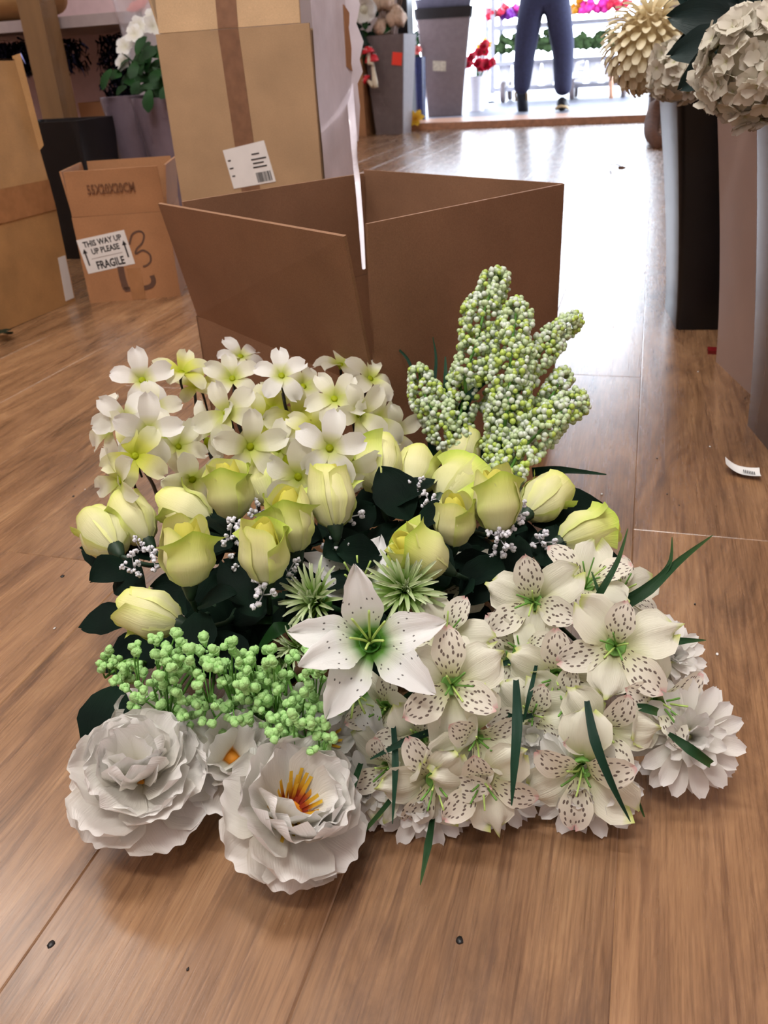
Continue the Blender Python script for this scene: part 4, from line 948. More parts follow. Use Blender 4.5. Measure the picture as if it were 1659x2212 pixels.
def bloom(bush, heart, P, n, roll, s, rings, name='bloom'):
    """flower head: the heart is the part, its petals are the sub-parts"""
    Fm = frame(P, n, roll, s)
    h = add(name, heart, bush, Fm)
    for angs, meshes, tilt, r0, z0, jt in rings:
        for k, a in enumerate(angs):
            Mx = Fm @ Matrix.Rotation(a, 4, 'Z') @ Matrix.Translation((r0, 0, z0)) @ Matrix.Rotation(-(tilt + R.uniform(-jt, jt)), 4, 'Y') @ Matrix.Rotation(R.uniform(-jt, jt) * .6, 4, 'X') @ Matrix.Scale(R.uniform(.93, 1.07), 4)
            add('petal', meshes[R.randrange(len(meshes))], h, Mx)
    return h
def around(n, off=0.0, jit=0.12): return [2 * PI * k / n + off + R.uniform(-jit, jit) for k in range(n)]
def leaf(bush, me, P, n, roll, s=1.0, name='leaf'): return add(name, me, bush, frame(P, n, roll, s))

# --- spray of cream blossoms at the back left
BL = {}
for key, m in (('c', M_blos), ('w', M_blos_w), ('y', M_blos_y)):
    BL[key] = [petal('petal', .029, .0185, m, W5, a0=.45, a1=-1.0 - .3 * k, cup=.22, ruf=.09, rk=2, nu=7, nv=5, seed=k, crease=.06) for k in range(3)]
BL_H = {k: MB().lathe([(.0012, -.006), (.0025, -.002), (.0032, .001), (.0006, .0005)], 8).mesh('blossom_heart', m) for k, m in (('c', M_blos_y), ('w', M_blos_y), ('y', M_blos_y))}
bb = V((-0.4198, 0.7164, 0))
t = thing('blossom_spray', 'spray of cream-white five-petalled blossoms at the back left', 'artificial flowers', tuple(bb))
blossoms = [
 (('w'), (-0.4563, 0.6804, 0.17), (0.573, -0.577, 0.582), .2), ('w', (-0.4326, 0.6083, 0.16), (0.251, -0.792, 0.557), 1.0), ('c', (-0.451, 0.6078, 0.15), (-0.463, -0.799, 0.383), .4), ('y', (-0.3937, 0.5554, 0.15), (0.521, -0.683, 0.512), .6), ('c', (-0.4012, 0.5374, 0.135), (-0.315, -0.936, 0.156), .9),
 ('c', (-0.4272, 0.6449, 0.155), (0.759, -0.498, 0.419), .1), ('c', (-0.379, 0.6001, 0.14), (0.834, -0.329, 0.443), .5), ('y', (-0.436, 0.7212, 0.165), (0.313, -0.119, 0.942), .9), ('c', (-0.3519, 0.5694, 0.125), (0.692, -0.715, -0.102), .3), ('w', (-0.3907, 0.5756, 0.165), (0.669, -0.705, 0.237), 1.2),
 ('c', (-0.3744, 0.7109, 0.165), (0.31, -0.677, 0.667), .3), ('c', (-0.3385, 0.6232, 0.165), (0.253, -0.852, 0.459), .8), ('c', (-0.3032, 0.5896, 0.15), (0.584, -0.727, 0.36), .2), ('y', (-0.4276, 0.7367, 0.145), (0.02, -0.471, 0.882), .5), ('c', (-0.3523, 0.6231, 0.15), (-0.336, -0.878, 0.341), 1.1),
 ('w', (-0.3032, 0.6705, 0.185), (0.324, -0.572, 0.754), .31), ('y', (-0.3173, 0.6739, 0.15), (0.18, -0.76, 0.625), .7), ('y', (-0.3243, 0.6507, 0.145), (0.742, -0.509, 0.435), .0), ('y', (-0.2917, 0.667, 0.145), (0.729, -0.577, 0.368), .4), ('c', (-0.3116, 0.7385, 0.15), (0.587, -0.402, 0.703), .9),
 ('c', (-0.2398, 0.6332, 0.18), (0.361, -0.577, 0.732), .6), ('w', (-0.2134, 0.5445, 0.175), (0.327, -0.809, 0.489), .15), ('c', (-0.2205, 0.6386, 0.165), (0.745, -0.605, 0.283), .5), ('c', (-0.2855, 0.7799, 0.16), (0.07, -0.169, 0.983), .2), ('c', (-0.2463, 0.7564, 0.155), (0.65, -0.241, 0.721), .8), ('c', (-0.2402, 0.5413, 0.15), (-0, -0.967, 0.256), .1), ('c', (-0.2128, 0.6664, 0.15), (0.872, -0.397, 0.288), .3), ('y', (-0.2583, 0.6271, 0.15), (0.41, -0.667, 0.622), 1.0), ('c', (-0.2094, 0.5637, 0.15), (0.543, -0.84, -0.028), .4), ('c', (-0.2034, 0.6834, 0.13), (0.837, -0.533, 0.121), .2), ('c', (-0.3965, 0.6024, 0.14), (0.621, -0.532, 0.575), .2), ('c', (-0.2873, 0.61, 0.14), (0.201, -0.891, 0.408), .2), ('w', (-0.4191, 0.823, 0.15), (0.366, -0.327, 0.871), .5)]
for key, P, n, roll in blossoms:
    s = R.uniform(.92, 1.08)
    bloom(t, BL_H[key], P, n, roll, s, [(around(5, 0, .22), BL[key], .2, .002, 0, .28)], 'blossom')
    nn = V(n).normalized(); q = V(P) - nn * .012
    stem(t, [q + nn * .008, q, q + V((0, .004, -.02))], (.0018, .001), M_bstem, 'flower_stalk', 5, 3)
for pts in ([(-0.4, 0.6935, 0.02), (-0.4168, 0.6782, 0.08), (-0.4359, 0.6888, 0.12), (-0.4588, 0.698, 0.15)], [(-0.395, 0.6944, 0.02), (-0.4003, 0.6922, 0.08), (-0.4194, 0.7101, 0.12), (-0.4437, 0.7557, 0.14)], [(-0.3605, 0.7008, 0.02), (-0.3595, 0.6991, 0.08), (-0.3699, 0.6987, 0.13), (-0.3865, 0.7353, 0.15)], [(-0.3021, 0.7116, 0.02), (-0.3103, 0.7083, 0.1), (-0.3017, 0.6703, 0.15), (-0.3074, 0.6782, 0.165)], [(-0.2924, 0.7134, 0.02), (-0.269, 0.6927, 0.09), (-0.2659, 0.7144, 0.13), (-0.2858, 0.777, 0.145)], [(-0.4536, 0.6648, 0.03), (-0.4346, 0.6324, 0.08), (-0.4239, 0.6014, 0.12)]):
    stem(t, pts, (.0022, .0014), M_bstem, 'stem', 6)
BUDB = MB().blob((0, 0, 0), .006, 2, .05, (.7, .7, 1.3)).mesh('bud', M_blos_y)
for px in ((-0.4788, 0.7674, 0.15), (-0.3039, 0.6097, 0.13), (-0.2776, 0.6044, 0.13), (-0.2649, 0.6162, 0.13), (-0.3662, 0.6303, 0.13)): add('bud', BUDB, t, Matrix.Translation(px))

# --- rose bush leaves and buds
def rose_petal(material, w, Rr, flare, seed, H=.046, top=1.0, nu=9, nv=10):
    rr = random.Random(seed); ph = rr.uniform(0, 6.28)
    def fn(u, v):
        th = v * w
        r_ = Rr * interp(u, (0, .12, .42, .78, 1), (.30, .66, 1.0, .86, .62))
        r_ += Rr * flare * max(0, (u - .7) / .3) ** 2 * (.25 + .75 * abs(v)) + Rr * .10 * abs(v) ** 3
        z = H * u * top * (1 - .20 * v * v * u) + .0012 * math.sin(5 * v + ph) * u * u
        r_ *= 1 + .035 * math.sin(3 * th + ph + 2 * u)
        return (r_ * math.cos(th), r_ * math.sin(th), z)
    return grid_mesh('petal', nu, nv, fn, material)
ROSE_OUT = [rose_petal(M_rose, 1.35, .0165, .25, 1), rose_petal(M_rose, 1.3, .0168, .40, 2, top=.96), rose_petal(M_rose_g, 1.3, .0172, .55, 3, top=.93), rose_petal(M_rose_g, 1.2, .0176, .8, 4, top=.88), rose_petal(M_rose, 1.2, .0165, .1, 5, top=1.03)]
ROSE_IN = [rose_petal(M_rose_in, 1.5, .0105, .05, 6, top=1.02), rose_petal(M_rose_in, 1.6, .0125, .1, 7, top=1.0)]
ROSE_HEART = MB().lathe([(.004, 0), (.011, .010), (.0115, .02), (.008, .034), (.003, .043), (.0005, .045)], 12).mesh('rosebud', M_rose_in)
SEPAL = [petal('sepal', .026, .013, M_rleaf, ((0, .3, .7, 1), (.6, 1, .6, .03)), a0=.35, a1=.9, cup=-.25, nu=6, nv=3, seed=k) for k in range(2)]
CALYX = MB().lathe([(.0022, -.012), (.0040, -.008), (.0062, -.001), (.0066, .003), (.003, .004)], 10).mesh('calyx', M_calyx)
WL = ((0, .2, .5, .8, 1), (.12, .75, 1, .62, .04))
RLEAF = [petal('leaf', .046, .034, M_rleaf, WL, a0=.25, a1=-.8, cup=.12, nu=9, nv=4, notch=.03, seed=k, crease=.07, ruf=.05) for k in range(4)]
def rosebud(bush, base, tip, roll, s=1.0, openness=1.0, foot=None):
    base, tip = V(base), V(tip); Mx = axis_frame(base, tip, roll) @ Matrix.Scale(s, 4)
    h = add('rosebud', ROSE_HEART, bush, Mx)
    for k, me in enumerate(ROSE_IN): add('petal', me, h, Mx @ Matrix.Rotation(2.1 * k + 1.0, 4, 'Z'))
    sel = R.sample(range(5), 4)
    for k, i in enumerate(sel):
        add('petal', ROSE_OUT[i], h, Mx @ Matrix.Rotation(k * 1.65 + R.uniform(-.2, .2), 4, 'Z') @ Matrix.Rotation(R.uniform(0, .07) * openness, 4, 'Y') @ Matrix.Scale(1 + .02 * k, 4))
    add('calyx', CALYX, h, Mx)
    for k in range(5): add('sepal', SEPAL[k % 2], h, Mx @ Matrix.Rotation(2 * PI * k / 5 + .3, 4, 'Z') @ Matrix.Translation((.004, 0, 0)) @ Matrix.Rotation(-R.uniform(.5, .95), 4, 'Y') @ Matrix.Scale(R.uniform(.8, 1.1), 4))
    d = (tip - base).normalized(); b0 = base - d * .011 * s
    f = V(foot); stem(bush, [b0, b0 - d * .02 + (f - b0) * .15, b0 + (f - b0) * .6, f], (.0020, .0022), M_calyx, 'stem', 6)
    for k in range(2):
        p = base - d * R.uniform(.008, .03) + V((R.gauss(0, .008), R.gauss(0, .006), -.004))
        leaf(bush, RLEAF[R.randrange(4)], p, (R.gauss(0, .5), R.gauss(-.4, .4), 1), R.uniform(0, 6.28), R.uniform(.75, 1.1))
    return h
SPR = []
for k in range(3):
    mb = MB()
    for j in range(5):
        a = j * 2.4 + k; r_ = .003 + .0018 * j; c = V((r_ * math.cos(a), r_ * math.sin(a), .012 + .002 * (j % 3)))
        for q in range(5): mb.blob(c + V((R.gauss(0, .0014), R.gauss(0, .0014), R.gauss(0, .0018))), .0016, 2, .3)
        mb.tube([(0, 0, 0), c * .6, c], .0005, 4)
    SPR.append(mb.mesh('white_sprig', M_gyp_w))
def sprig(bush, P, n, s=1.0): return add('white_sprig', SPR[R.randrange(3)], bush, frame(P, n, R.uniform(0, 6), s))

foot = V((-0.3397, 0.6505, 0.012))
tl = thing('rose_bush', 'bush of lime-yellow rosebuds on the left, one bud drooping in front', 'artificial flowers', (foot.x, foot.y, 0), 'lime-yellow rosebud bushes')
for base, tip, s in [((-0.3877, 0.4952, 0.095), (-0.451, 0.5466, 0.105), 1.1), ((-0.3739, 0.5194, 0.09), (-0.4045, 0.5383, 0.115), 1.0), ((-0.3263, 0.5425, 0.1), (-0.3638, 0.5431, 0.115), 1.0), ((-0.2896, 0.5204, 0.12), (-0.2949, 0.5277, 0.16), 1.0), ((-0.2831, 0.5771, 0.105), (-0.3058, 0.6194, 0.13), 1.05),
                     ((-0.2791, 0.4247, 0.12), (-0.2814, 0.4355, 0.158), .98), ((-0.2272, 0.4394, 0.12), (-0.2293, 0.4454, 0.158), .95), ((-0.2225, 0.4827, 0.12), (-0.2307, 0.4927, 0.16), 1.0), ((-0.1993, 0.5056, 0.13), (-0.2105, 0.5297, 0.165), 1.0), ((-0.2904, 0.4187, 0.09), (-0.3329, 0.4185, 0.1), .95)]:
    rosebud(tl, base, tip, R.uniform(0, 6), s, 1.0, tuple(foot + V((R.gauss(0, .012), R.gauss(0, .01), 0))))
foot = V((-0.1638, 0.7124, 0.012))
tr = thing('rose_bush', 'bush of lime-yellow rosebuds on the right, below the berry spikes', 'artificial flowers', (foot.x, foot.y, 0), 'lime-yellow rosebud bushes')
for base, tip, s in [((-0.184, 0.5712, 0.13), (-0.1998, 0.6274, 0.155), 1.08), ((-0.1644, 0.5862, 0.12), (-0.1675, 0.6496, 0.14), 1.02), ((-0.1426, 0.6721, 0.1), (-0.1379, 0.6924, 0.12), .9), ((-0.1327, 0.5714, 0.125), (-0.1082, 0.6361, 0.135), 1.05), ((-0.1149, 0.5296, 0.11), (-0.1134, 0.5328, 0.145), .85),
                     ((-0.0822, 0.5386, 0.12), (-0.0888, 0.551, 0.158), 1.0), ((-0.0681, 0.5974, 0.105), (-0.04, 0.6563, 0.115), 1.0), ((-0.1135, 0.4884, 0.115), (-0.1397, 0.4762, 0.14), .95), ((-0.0394, 0.5808, 0.09), (0.0008, 0.6059, 0.098), 1.05)]:
    rosebud(tr, base, tip, R.uniform(0, 6), s, 1.0, tuple(foot + V((R.gauss(0, .012), R.gauss(0, .01), 0))))
for bush, (xa, xb), n_ in ((tl, (-.35, -.20), 44), (tr, (-.22, -.03), 46)):
    for k in range(n_):
        x = R.uniform(xa, xb); y = .515 + (x + .2) * .30 + R.uniform(-.06, .08)
        leaf(bush, RLEAF[k % 4], (x, y, R.uniform(.03, .085)), (R.gauss(0, .4), R.gauss(-.35, .35), 1), R.uniform(0, 6.28), R.uniform(.7, 1.1))
for P, n, roll, s in [((-0.2921, 0.4522, 0.085), (0.611, -0.614, 0.499), 4.6, 1.3), ((-0.2851, 0.4673, 0.08), (0.749, -0.44, 0.494), 5.2, 1.2), ((-0.3411, 0.4663, 0.035), (0.321, -0.456, 0.83), 3.5, 1.1), ((-0.3937, 0.5209, 0.07), (0.163, -0.433, 0.887), 2.8, 1.1), ((-0.2962, 0.4983, 0.08), (0.387, -0.559, 0.733), 4.2, 1.2), ((-0.3217, 0.3794, 0.06), (0.194, -0.524, 0.829), 4.4, 1.1), ((-0.3745, 0.4814, 0.04), (0.121, -0.283, 0.952), 3.2, 1.0)]:
    leaf(tl, RLEAF[R.randrange(4)], P, n, roll, s)
for P, n, roll, s in [((-0.1956, 0.5755, 0.09), (0.227, -0.59, 0.775), 4.5, 1.3), ((-0.2134, 0.5803, 0.09), (0.231, -0.524, 0.82), .5, 1.2), ((-0.1734, 0.5661, 0.08), (0.304, -0.619, 0.725), 5.0, 1.3), ((-0.0653, 0.6081, 0.09), (0.263, -0.376, 0.889), .1, 1.6), ((-0.054, 0.6123, 0.08), (0.141, -0.289, 0.947), .2, 1.5), ((-0.0808, 0.5861, 0.07), (0.086, -0.667, 0.74), 4.9, 1.4), ((-0.1027, 0.5799, 0.08), (0.117, -0.669, 0.734), 4.2, 1.3), ((-0.1529, 0.5977, 0.1), (0.171, -0.62, 0.766), 1.5, 1.1), ((-0.0126, 0.6316, 0.06), (0.38, -0.653, 0.655), 4.9, .8)]:
    leaf(tr, RLEAF[R.randrange(4)], P, n, roll, s)
for P, n in [((-0.3538, 0.4811, 0.105), (0.468, -0.537, 0.702)), ((-0.3491, 0.4612, 0.1), (0.316, -0.657, 0.685)), ((-0.2734, 0.48, 0.125), (0.387, -0.589, 0.71)), ((-0.2702, 0.4912, 0.125), (0.378, -0.599, 0.706)), ((-0.2237, 0.4663, 0.11), (0.505, -0.575, 0.644)), ((-0.2304, 0.4364, 0.11), (0.36, -0.624, 0.693)), ((-0.2745, 0.5295, 0.12), (0.366, -0.62, 0.694)), ((-0.2048, 0.5122, 0.11), (0.296, -0.691, 0.66)), ((-0.2614, 0.4672, 0.11), (0.389, -0.635, 0.667)), ((-0.3425, 0.4776, 0.1), (0.598, -0.455, 0.659))]:
    sprig(tl, P, n, R.uniform(.8, 1.15))
for P, n in [((-0.1547, 0.5739, 0.13), (0.199, -0.696, 0.689)), ((-0.1392, 0.559, 0.125), (0.18, -0.689, 0.702)), ((-0.201, 0.5369, 0.12), (0.285, -0.715, 0.638)), ((-0.0808, 0.5344, 0.115), (0.109, -0.741, 0.662)), ((-0.0841, 0.5443, 0.115), (0.392, -0.663, 0.638)), ((-0.0709, 0.5612, 0.12), (0.091, -0.76, 0.643)), ((-0.056, 0.5776, 0.09), (0.255, -0.703, 0.664)), ((-0.0807, 0.5463, 0.1), (-0.064, -0.864, 0.5))]:
    sprig(tr, P, n, R.uniform(.75, 1.1))

# --- berry spikes at the back right
foot = V((-0.1284, 0.7812, 0))
t = thing('berry_spray', 'tall spray of pale green beaded berry spikes at the back right', 'artificial plant', tuple(foot))
BEAD = [MB().blob((0, 0, 0), .0025, 2).mesh('bead', m) for m in (M_bead1, M_bead2, M_bead3)]
spikes = [([(-0.1293, 0.8227, 0.245), (-0.1341, 0.7773, 0.225), (-0.1363, 0.7416, 0.2), (-0.1415, 0.7119, 0.17)], .017), ([(-0.1059, 0.7879, 0.225), (-0.1028, 0.7312, 0.2), (-0.0987, 0.6936, 0.17), (-0.1009, 0.6719, 0.135)], .019), ([(-0.0515, 0.8174, 0.205), (-0.0735, 0.7887, 0.19), (-0.0891, 0.7427, 0.175), (-0.095, 0.6978, 0.16)], .0135),
          ([(-0.1949, 0.752, 0.165), (-0.1808, 0.7168, 0.155), (-0.1611, 0.7002, 0.135), (-0.1451, 0.6847, 0.115)], .017), ([(-0.1576, 0.7421, 0.17), (-0.1445, 0.7158, 0.155), (-0.1452, 0.6971, 0.135), (-0.14, 0.6915, 0.11)], .0145), ([(-0.0366, 0.7066, 0.165), (-0.0583, 0.6773, 0.155), (-0.0817, 0.6501, 0.135), (-0.092, 0.6163, 0.12)], .0165),
          ([(-0.0581, 0.7761, 0.165), (-0.0647, 0.7392, 0.155), (-0.0764, 0.7177, 0.14), (-0.09, 0.697, 0.125)], .013), ([(-0.1215, 0.7324, 0.15), (-0.1074, 0.713, 0.14), (-0.099, 0.6736, 0.13), (-0.0987, 0.6468, 0.12)], .017)]
for path, rad in spikes:
    q = spline(path, 8); N = len(q)
    base = V(path[-1]); st = stem(t, [foot + V((R.gauss(0, .01), R.gauss(0, .01), .005)), (foot + base) / 2 + V((0, 0, .01)), base] + path[::-1][1:], (.002, .0012), M_mint_stem, 'spike_stem', 5)
    L = sum((q[i + 1] - q[i]).length for i in range(N - 1)); nb = int(300000 * rad * L)
    pts = []
    for k in range(nb):
        f = (k + R.random()) / nb; i = min(int(f * (N - 1)), N - 2); c = q[i].lerp(q[i + 1], f * (N - 1) - i); d = (q[i + 1] - q[i]).normalized()
        a = R.uniform(0, 6.28); o1 = d.orthogonal().normalized(); o2 = d.cross(o1)
        prof = interp(f, (0, .12, .5, .9, 1), (.35, .75, 1, .9, .6)); lump = 1 + .45 * noise.noise((c.x * 45 + a * .5, c.y * 45, c.z * 45 + a))
        r_ = rad * prof * lump * (1 - .28 * R.random() ** 2)
        pts.append(c + (o1 * math.cos(a) + o2 * math.sin(a)) * r_ + d * R.gauss(0, .002))
    key = [(p - base).dot(V((.25, -.85, .45))) - (p.z - base.z) * .3 for p in pts]
    order = sorted(range(nb), key=lambda i: -(pts[i].y * -1 + pts[i].z * .6 + .012 * R.random())); near = set(order[:36])
    mb = MB(); idx = []
    for i, p in enumerate(pts):
        c = R.choices((0, 1, 2), (5, 2.4, 3.2))[0]
        if i in near: add('bead', BEAD[c], st, Matrix.Translation(p) @ Matrix.Scale(R.uniform(.8, 1.2), 4))
        else: mb.blob(p, .0025 * R.uniform(.75, 1.2), 2); idx += [c] * 80
    me = mb.mesh('beads', M_bead1); me.materials.append(M_bead2); me.materials.append(M_bead3)
    me.polygons.foreach_set('material_index', idx)
    o = add('beads', me, st); o['kind'] = 'stuff'
for pts, w in [([(-0.1544, 0.7283, 0.09), (-0.1619, 0.73, 0.13), (-0.162, 0.7245, 0.16), (-0.1666, 0.7436, 0.185)], (.012, .010, .006, .001)), ([(-0.1521, 0.7286, 0.09), (-0.1478, 0.7203, 0.13), (-0.1368, 0.7095, 0.16), (-0.1212, 0.7297, 0.17)], (.013, .012, .008, .001)), ([(-0.1795, 0.7462, 0.08), (-0.184, 0.7521, 0.11), (-0.1901, 0.7763, 0.13)], (.012, .011, .004)),
               ([(-0.1999, 0.7603, 0.15), (-0.2171, 0.7924, 0.165), (-0.2404, 0.8126, 0.175)], (.004, .003, .001)), ([(-0.1826, 0.7626, 0.15), (-0.1879, 0.7958, 0.165), (-0.2005, 0.8366, 0.175)], (.004, .003, .0008)), ([(-0.1379, 0.7257, 0.08), (-0.1287, 0.7377, 0.1), (-0.117, 0.7619, 0.12)], (.012, .011, .004)), ([(-0.122, 0.7392, 0.08), (-0.1107, 0.7515, 0.11), (-0.1095, 0.788, 0.12)], (.01, .009, .003)), ([(-0.0796, 0.7252, 0.08), (-0.0537, 0.7242, 0.085), (-0.0114, 0.7319, 0.08)], (.009, .007, .001))]:
    add('grass_blade', ribbon('grass_blade', pts, w, M_grass_t, up=(0, -1, .5), fold=.12), t)

# --- mint gypsophila
foot = V((-0.3155, 0.5029, 0))
t = thing('gypsophila_bush', 'mint green gypsophila with small round foam buds', 'artificial plant', tuple(foot))
GB = []
for k in range(3):
    mb = MB(); mb.lathe([(.0008, -.006), (.002, -.003), (.0034, 0)], 7); 
    for j in range(4): mb.blob((R.gauss(0, .0014), R.gauss(0, .0014), .0012 + R.gauss(0, .0008)), .0027, 2, .16)
    GB.append(mb.mesh('foam_bud', M_minty))
def gyp(center, root, ext, n):
    c, rt = V(center), V(root)
    hub = [c + V((R.uniform(-.7, .7) * ext[0], R.uniform(-.5, .5) * ext[1], -ext[2] * .55)) for _ in range(9)]
    for h in hub: stem(t, [rt, (rt + h) / 2 + V((0, 0, .008)), h], (.0016, .001), M_mint_stem, 'branch', 5, 4)
    for k in range(n):
        while True:
            d = V((R.uniform(-1, 1), R.uniform(-1, 1), R.uniform(-1, 1)))
            if .25 < d.length < 1: break
        p = c + V((d.x * ext[0], d.y * ext[1], d.z * ext[2])); h = min(hub, key=lambda q: (q - p).length)
        nrm = (p - h).normalized() + V((0, -.25, .3))
        b = add('foam_bud', GB[k % 3], t, frame(p, nrm, R.uniform(0, 6), R.uniform(.7, 1.05)))
        if k % 2 == 0: stem(b, [h, (h + p) / 2 + V((0, 0, .003)), p - nrm.normalized() * .004], .0006, M_mint_stem, 'bud_stalk', 4, 2)
gyp((-0.2531, 0.3711, 0.08), (-0.2971, 0.4803, 0.02), (.060, .030, .036), 165)
gyp((-0.3347, 0.3972, 0.06), (-0.333, 0.4357, 0.03), (.012, .014, .014), 10)
gyp((-0.1889, 0.3774, 0.08), (-0.2417, 0.4671, 0.03), (.036, .026, .038), 95)
gyp((-0.1704, 0.3453, 0.078), (-0.2028, 0.4098, 0.04), (.022, .012, .018), 32)
for pts, w in [([(-0.2853, 0.4825, 0.05), (-0.2519, 0.4671, 0.07), (-0.2198, 0.4617, 0.07)], (.004, .022, .003)), ([(-0.2346, 0.4274, 0.07), (-0.2205, 0.432, 0.085), (-0.2122, 0.4452, 0.08)], (.003, .012, .003))]:
    add('leaf', ribbon('leaf', pts, w, M_leaf_mid, up=(0, -.6, 1), fold=.1), t)

# --- lilies with spider chrysanthemums
foot = V((-0.2173, 0.5717, 0))
t = thing('lily_bush', 'large white lily with a green throat beside spiky green chrysanthemums', 'artificial flowers', tuple(foot))
WLY = ((0, .2, .48, .78, .93, 1), (.3, .6, 1, .66, .28, .03))
LIL = [petal('petal', .056, .029, M_lily, WLY, a0=.62, a1=-.9, a2=-.35, cup=.16, nu=14, nv=8, seed=k, crease=.05, ruf=.13, rk=2.4) for k in range(3)]
LIL2 = [petal('petal', .053, .026, M_lily, WLY, a0=.75, a1=-.6, a2=-.5, cup=.16, nu=14, nv=8, seed=k + 5, crease=.05, ruf=.13, rk=2.2) for k in range(2)]
THROAT = MB().lathe([(.002, -.018), (.004, -.008), (.006, .0), (.0074, .006), (.0068, .006), (.005, .0), (.0008, -.010)], 14).mesh('lily_bloom', M_lily_th)
def lily(P, n, roll, s, angs, tilt=.2):
    h = bloom(t, THROAT, P, n, roll, s, [([a], LIL if k % 2 == 0 else LIL2, tilt, .003, .0, .16) for k, a in enumerate(angs)], 'lily_bloom')
    Fm = frame(P, n, roll, s)
    for k in range(6):
        a = k * PI / 3 + .4; e_ = V((.012 * math.cos(a), .012 * math.sin(a) + .004, .034)); q = [Fm @ V((0, 0, -.004)), Fm @ V((e_.x * .35, e_.y * .35, .018)), Fm @ e_]
        s_ = add('stamen', MB().tube(spline(q, 4), .0008, 5).mesh('stamen', M_stamen), h)
    p = V(P) - V(n).normalized() * .016; stem(t, [p, p + V((0, .02, -.02)), foot + V((0, 0, .005))], .0025, M_grass, 'stem', 6)
rad_ = math.radians
lily((-0.1377, 0.3901, 0.118), (0.202, -0.693, 0.692), 0, .93, [rad_(172), rad_(97), rad_(10), rad_(-42), rad_(-122), rad_(-158)])
lily((-0.1817, 0.4961, 0.075), (0.169, -0.327, 0.93), 0, .95, [rad_(150), rad_(95), rad_(60), rad_(200), rad_(10)], .35)
lily((-0.1524, 0.3985, 0.075), (0.218, -0.97, 0.111), 0, .8, [rad_(-110), rad_(-60), rad_(-150)], .1)
SPK = [petal('spike', .030, .0030, M_spid, ((0, .5, .9, 1), (.7, 1, .8, .3)), a0=.9 + .25 * k, a1=-.9 - .2 * k, cup=.9, nu=6, nv=2, seed=k) for k in range(4)]
SPH = MB().blob((0, 0, 0), .006, 2).mesh('spider_mum', M_lily_th)
def spider(P, n, s, rings):
    Fm = frame(P, n, 0, s); h = add('spider_mum', SPH, t, Fm)
    for cnt, tilt, L in rings:
        for k in range(cnt):
            a = 2 * PI * (k + R.uniform(-.3, .3)) / cnt
            add('spike', SPK[R.randrange(4)], h, Fm @ Matrix.Rotation(a, 4, 'Z') @ Matrix.Translation((.002, 0, .002)) @ Matrix.Rotation(-tilt - R.uniform(-.12, .12), 4, 'Y') @ Matrix.Scale(L * R.uniform(.9, 1.1), 4))
    p = V(P) - V(n).normalized() * .005; stem(t, [p, p - V(n).normalized() * .025, foot + V((0, .01, .005))], .002, M_grass, 'stem', 6)
spider((-0.1362, 0.4604, 0.108), (0.311, -0.611, 0.728), 1.02, [(22, -.35, 1), (22, .0, 1), (18, .35, .9), (12, .75, .75), (8, 1.1, .6)])
spider((-0.1914, 0.4507, 0.098), (-0.301, -0.682, 0.666), 1.0, [(20, -.2, 1), (20, .15, 1), (16, .5, .9), (10, .9, .75)])
spider((-0.2002, 0.4308, 0.075), (-0.406, -0.802, 0.438), .7, [(16, -.1, 1), (14, .3, 1), (10, .7, .9)])
for pts, w in [([(-0.1412, 0.5204, 0.06), (-0.1222, 0.5277, 0.075), (-0.1088, 0.5518, 0.07), (-0.0903, 0.575, 0.06)], (.004, .012, .010, .003)), ([(-0.1445, 0.5263, 0.06), (-0.1289, 0.533, 0.075), (-0.1171, 0.5467, 0.07)], (.004, .012, .003)), ([(-0.2829, 0.4791, 0.055), (-0.2582, 0.4814, 0.07), (-0.2315, 0.4889, 0.06)], (.003, .02, .004)), ([(-0.1698, 0.4774, 0.085), (-0.1544, 0.4413, 0.1), (-0.1497, 0.4314, 0.1)], (.004, .012, .004))]:
    add('leaf', ribbon('leaf', pts, w, M_leaf_mid, up=(0, -.7, 1), fold=.1), t)

# --- spotted alstroemerias
WA = ((0, .2, .55, .82, 1), (.16, .5, 1, .9, .25)); WS = ((0, .25, .6, .85, 1), (.2, .55, 1, .8, .12))
ALS = [petal('petal', .034, .028, M_als, WA, a0=.85, a1=-1.1, a2=-.1, cup=.10, nu=10, nv=8, seed=k, ruf=.22, rk=2.4, notch=.07, crease=.05) for k in range(4)]
ALS_S = [petal('petal', .034, .0185, M_als_s, WS, a0=.85, a1=-1.15 - .2 * (k % 2), a2=-.1, cup=.2, nu=10, nv=6, seed=k + 9, ruf=.05, rk=2, notch=.03) for k in range(3)]
ALH = MB().lathe([(.0015, -.012), (.003, -.006), (.0052, .0), (.006, .006), (.005, .006), (.001, .001)], 10).mesh('alstroemeria_bloom', M_als_h)
def als(bush, P, n, roll, s, foot):
    up_ = [roll + 2 * PI * k / 3 for k in range(3)]
    h = bloom(bush, ALH, P, n, roll, s, [([0, 2.09, 4.19], ALS, .05, .002, .0, .3), ([1.05, 3.14, 5.24], ALS_S, .22, .002, .002, .3)], 'alstroemeria_bloom')
    Fm = frame(P, n, roll, s)
    for k in range(5):
        a = k * 1.3 + roll; e_ = V((.008 * math.cos(a) + .003, .008 * math.sin(a) - .002, .022)); q = [Fm @ V((0, 0, 0)), Fm @ V((e_.x * .3, e_.y * .3, .012)), Fm @ e_]
        add('stamen', MB().tube(spline(q, 3), .0007, 4).mesh('stamen', M_stamen if k % 2 else M_als_h), h)
    p = V(P) - V(n).normalized() * .011; stem(bush, [p, p + V((0, .015, -.012)), V(foot)], .0018, M_grass, 'stem', 5)
fa, fb = V((-0.1202, 0.5126, 0.006)), V((-0.0156, 0.5594, 0.006))
ta = thing('alstroemeria_bush', 'bush of cream spotted alstroemerias in the middle, right below the lily', 'artificial flowers', (fa.x, fa.y, 0), 'spotted alstroemeria bushes')
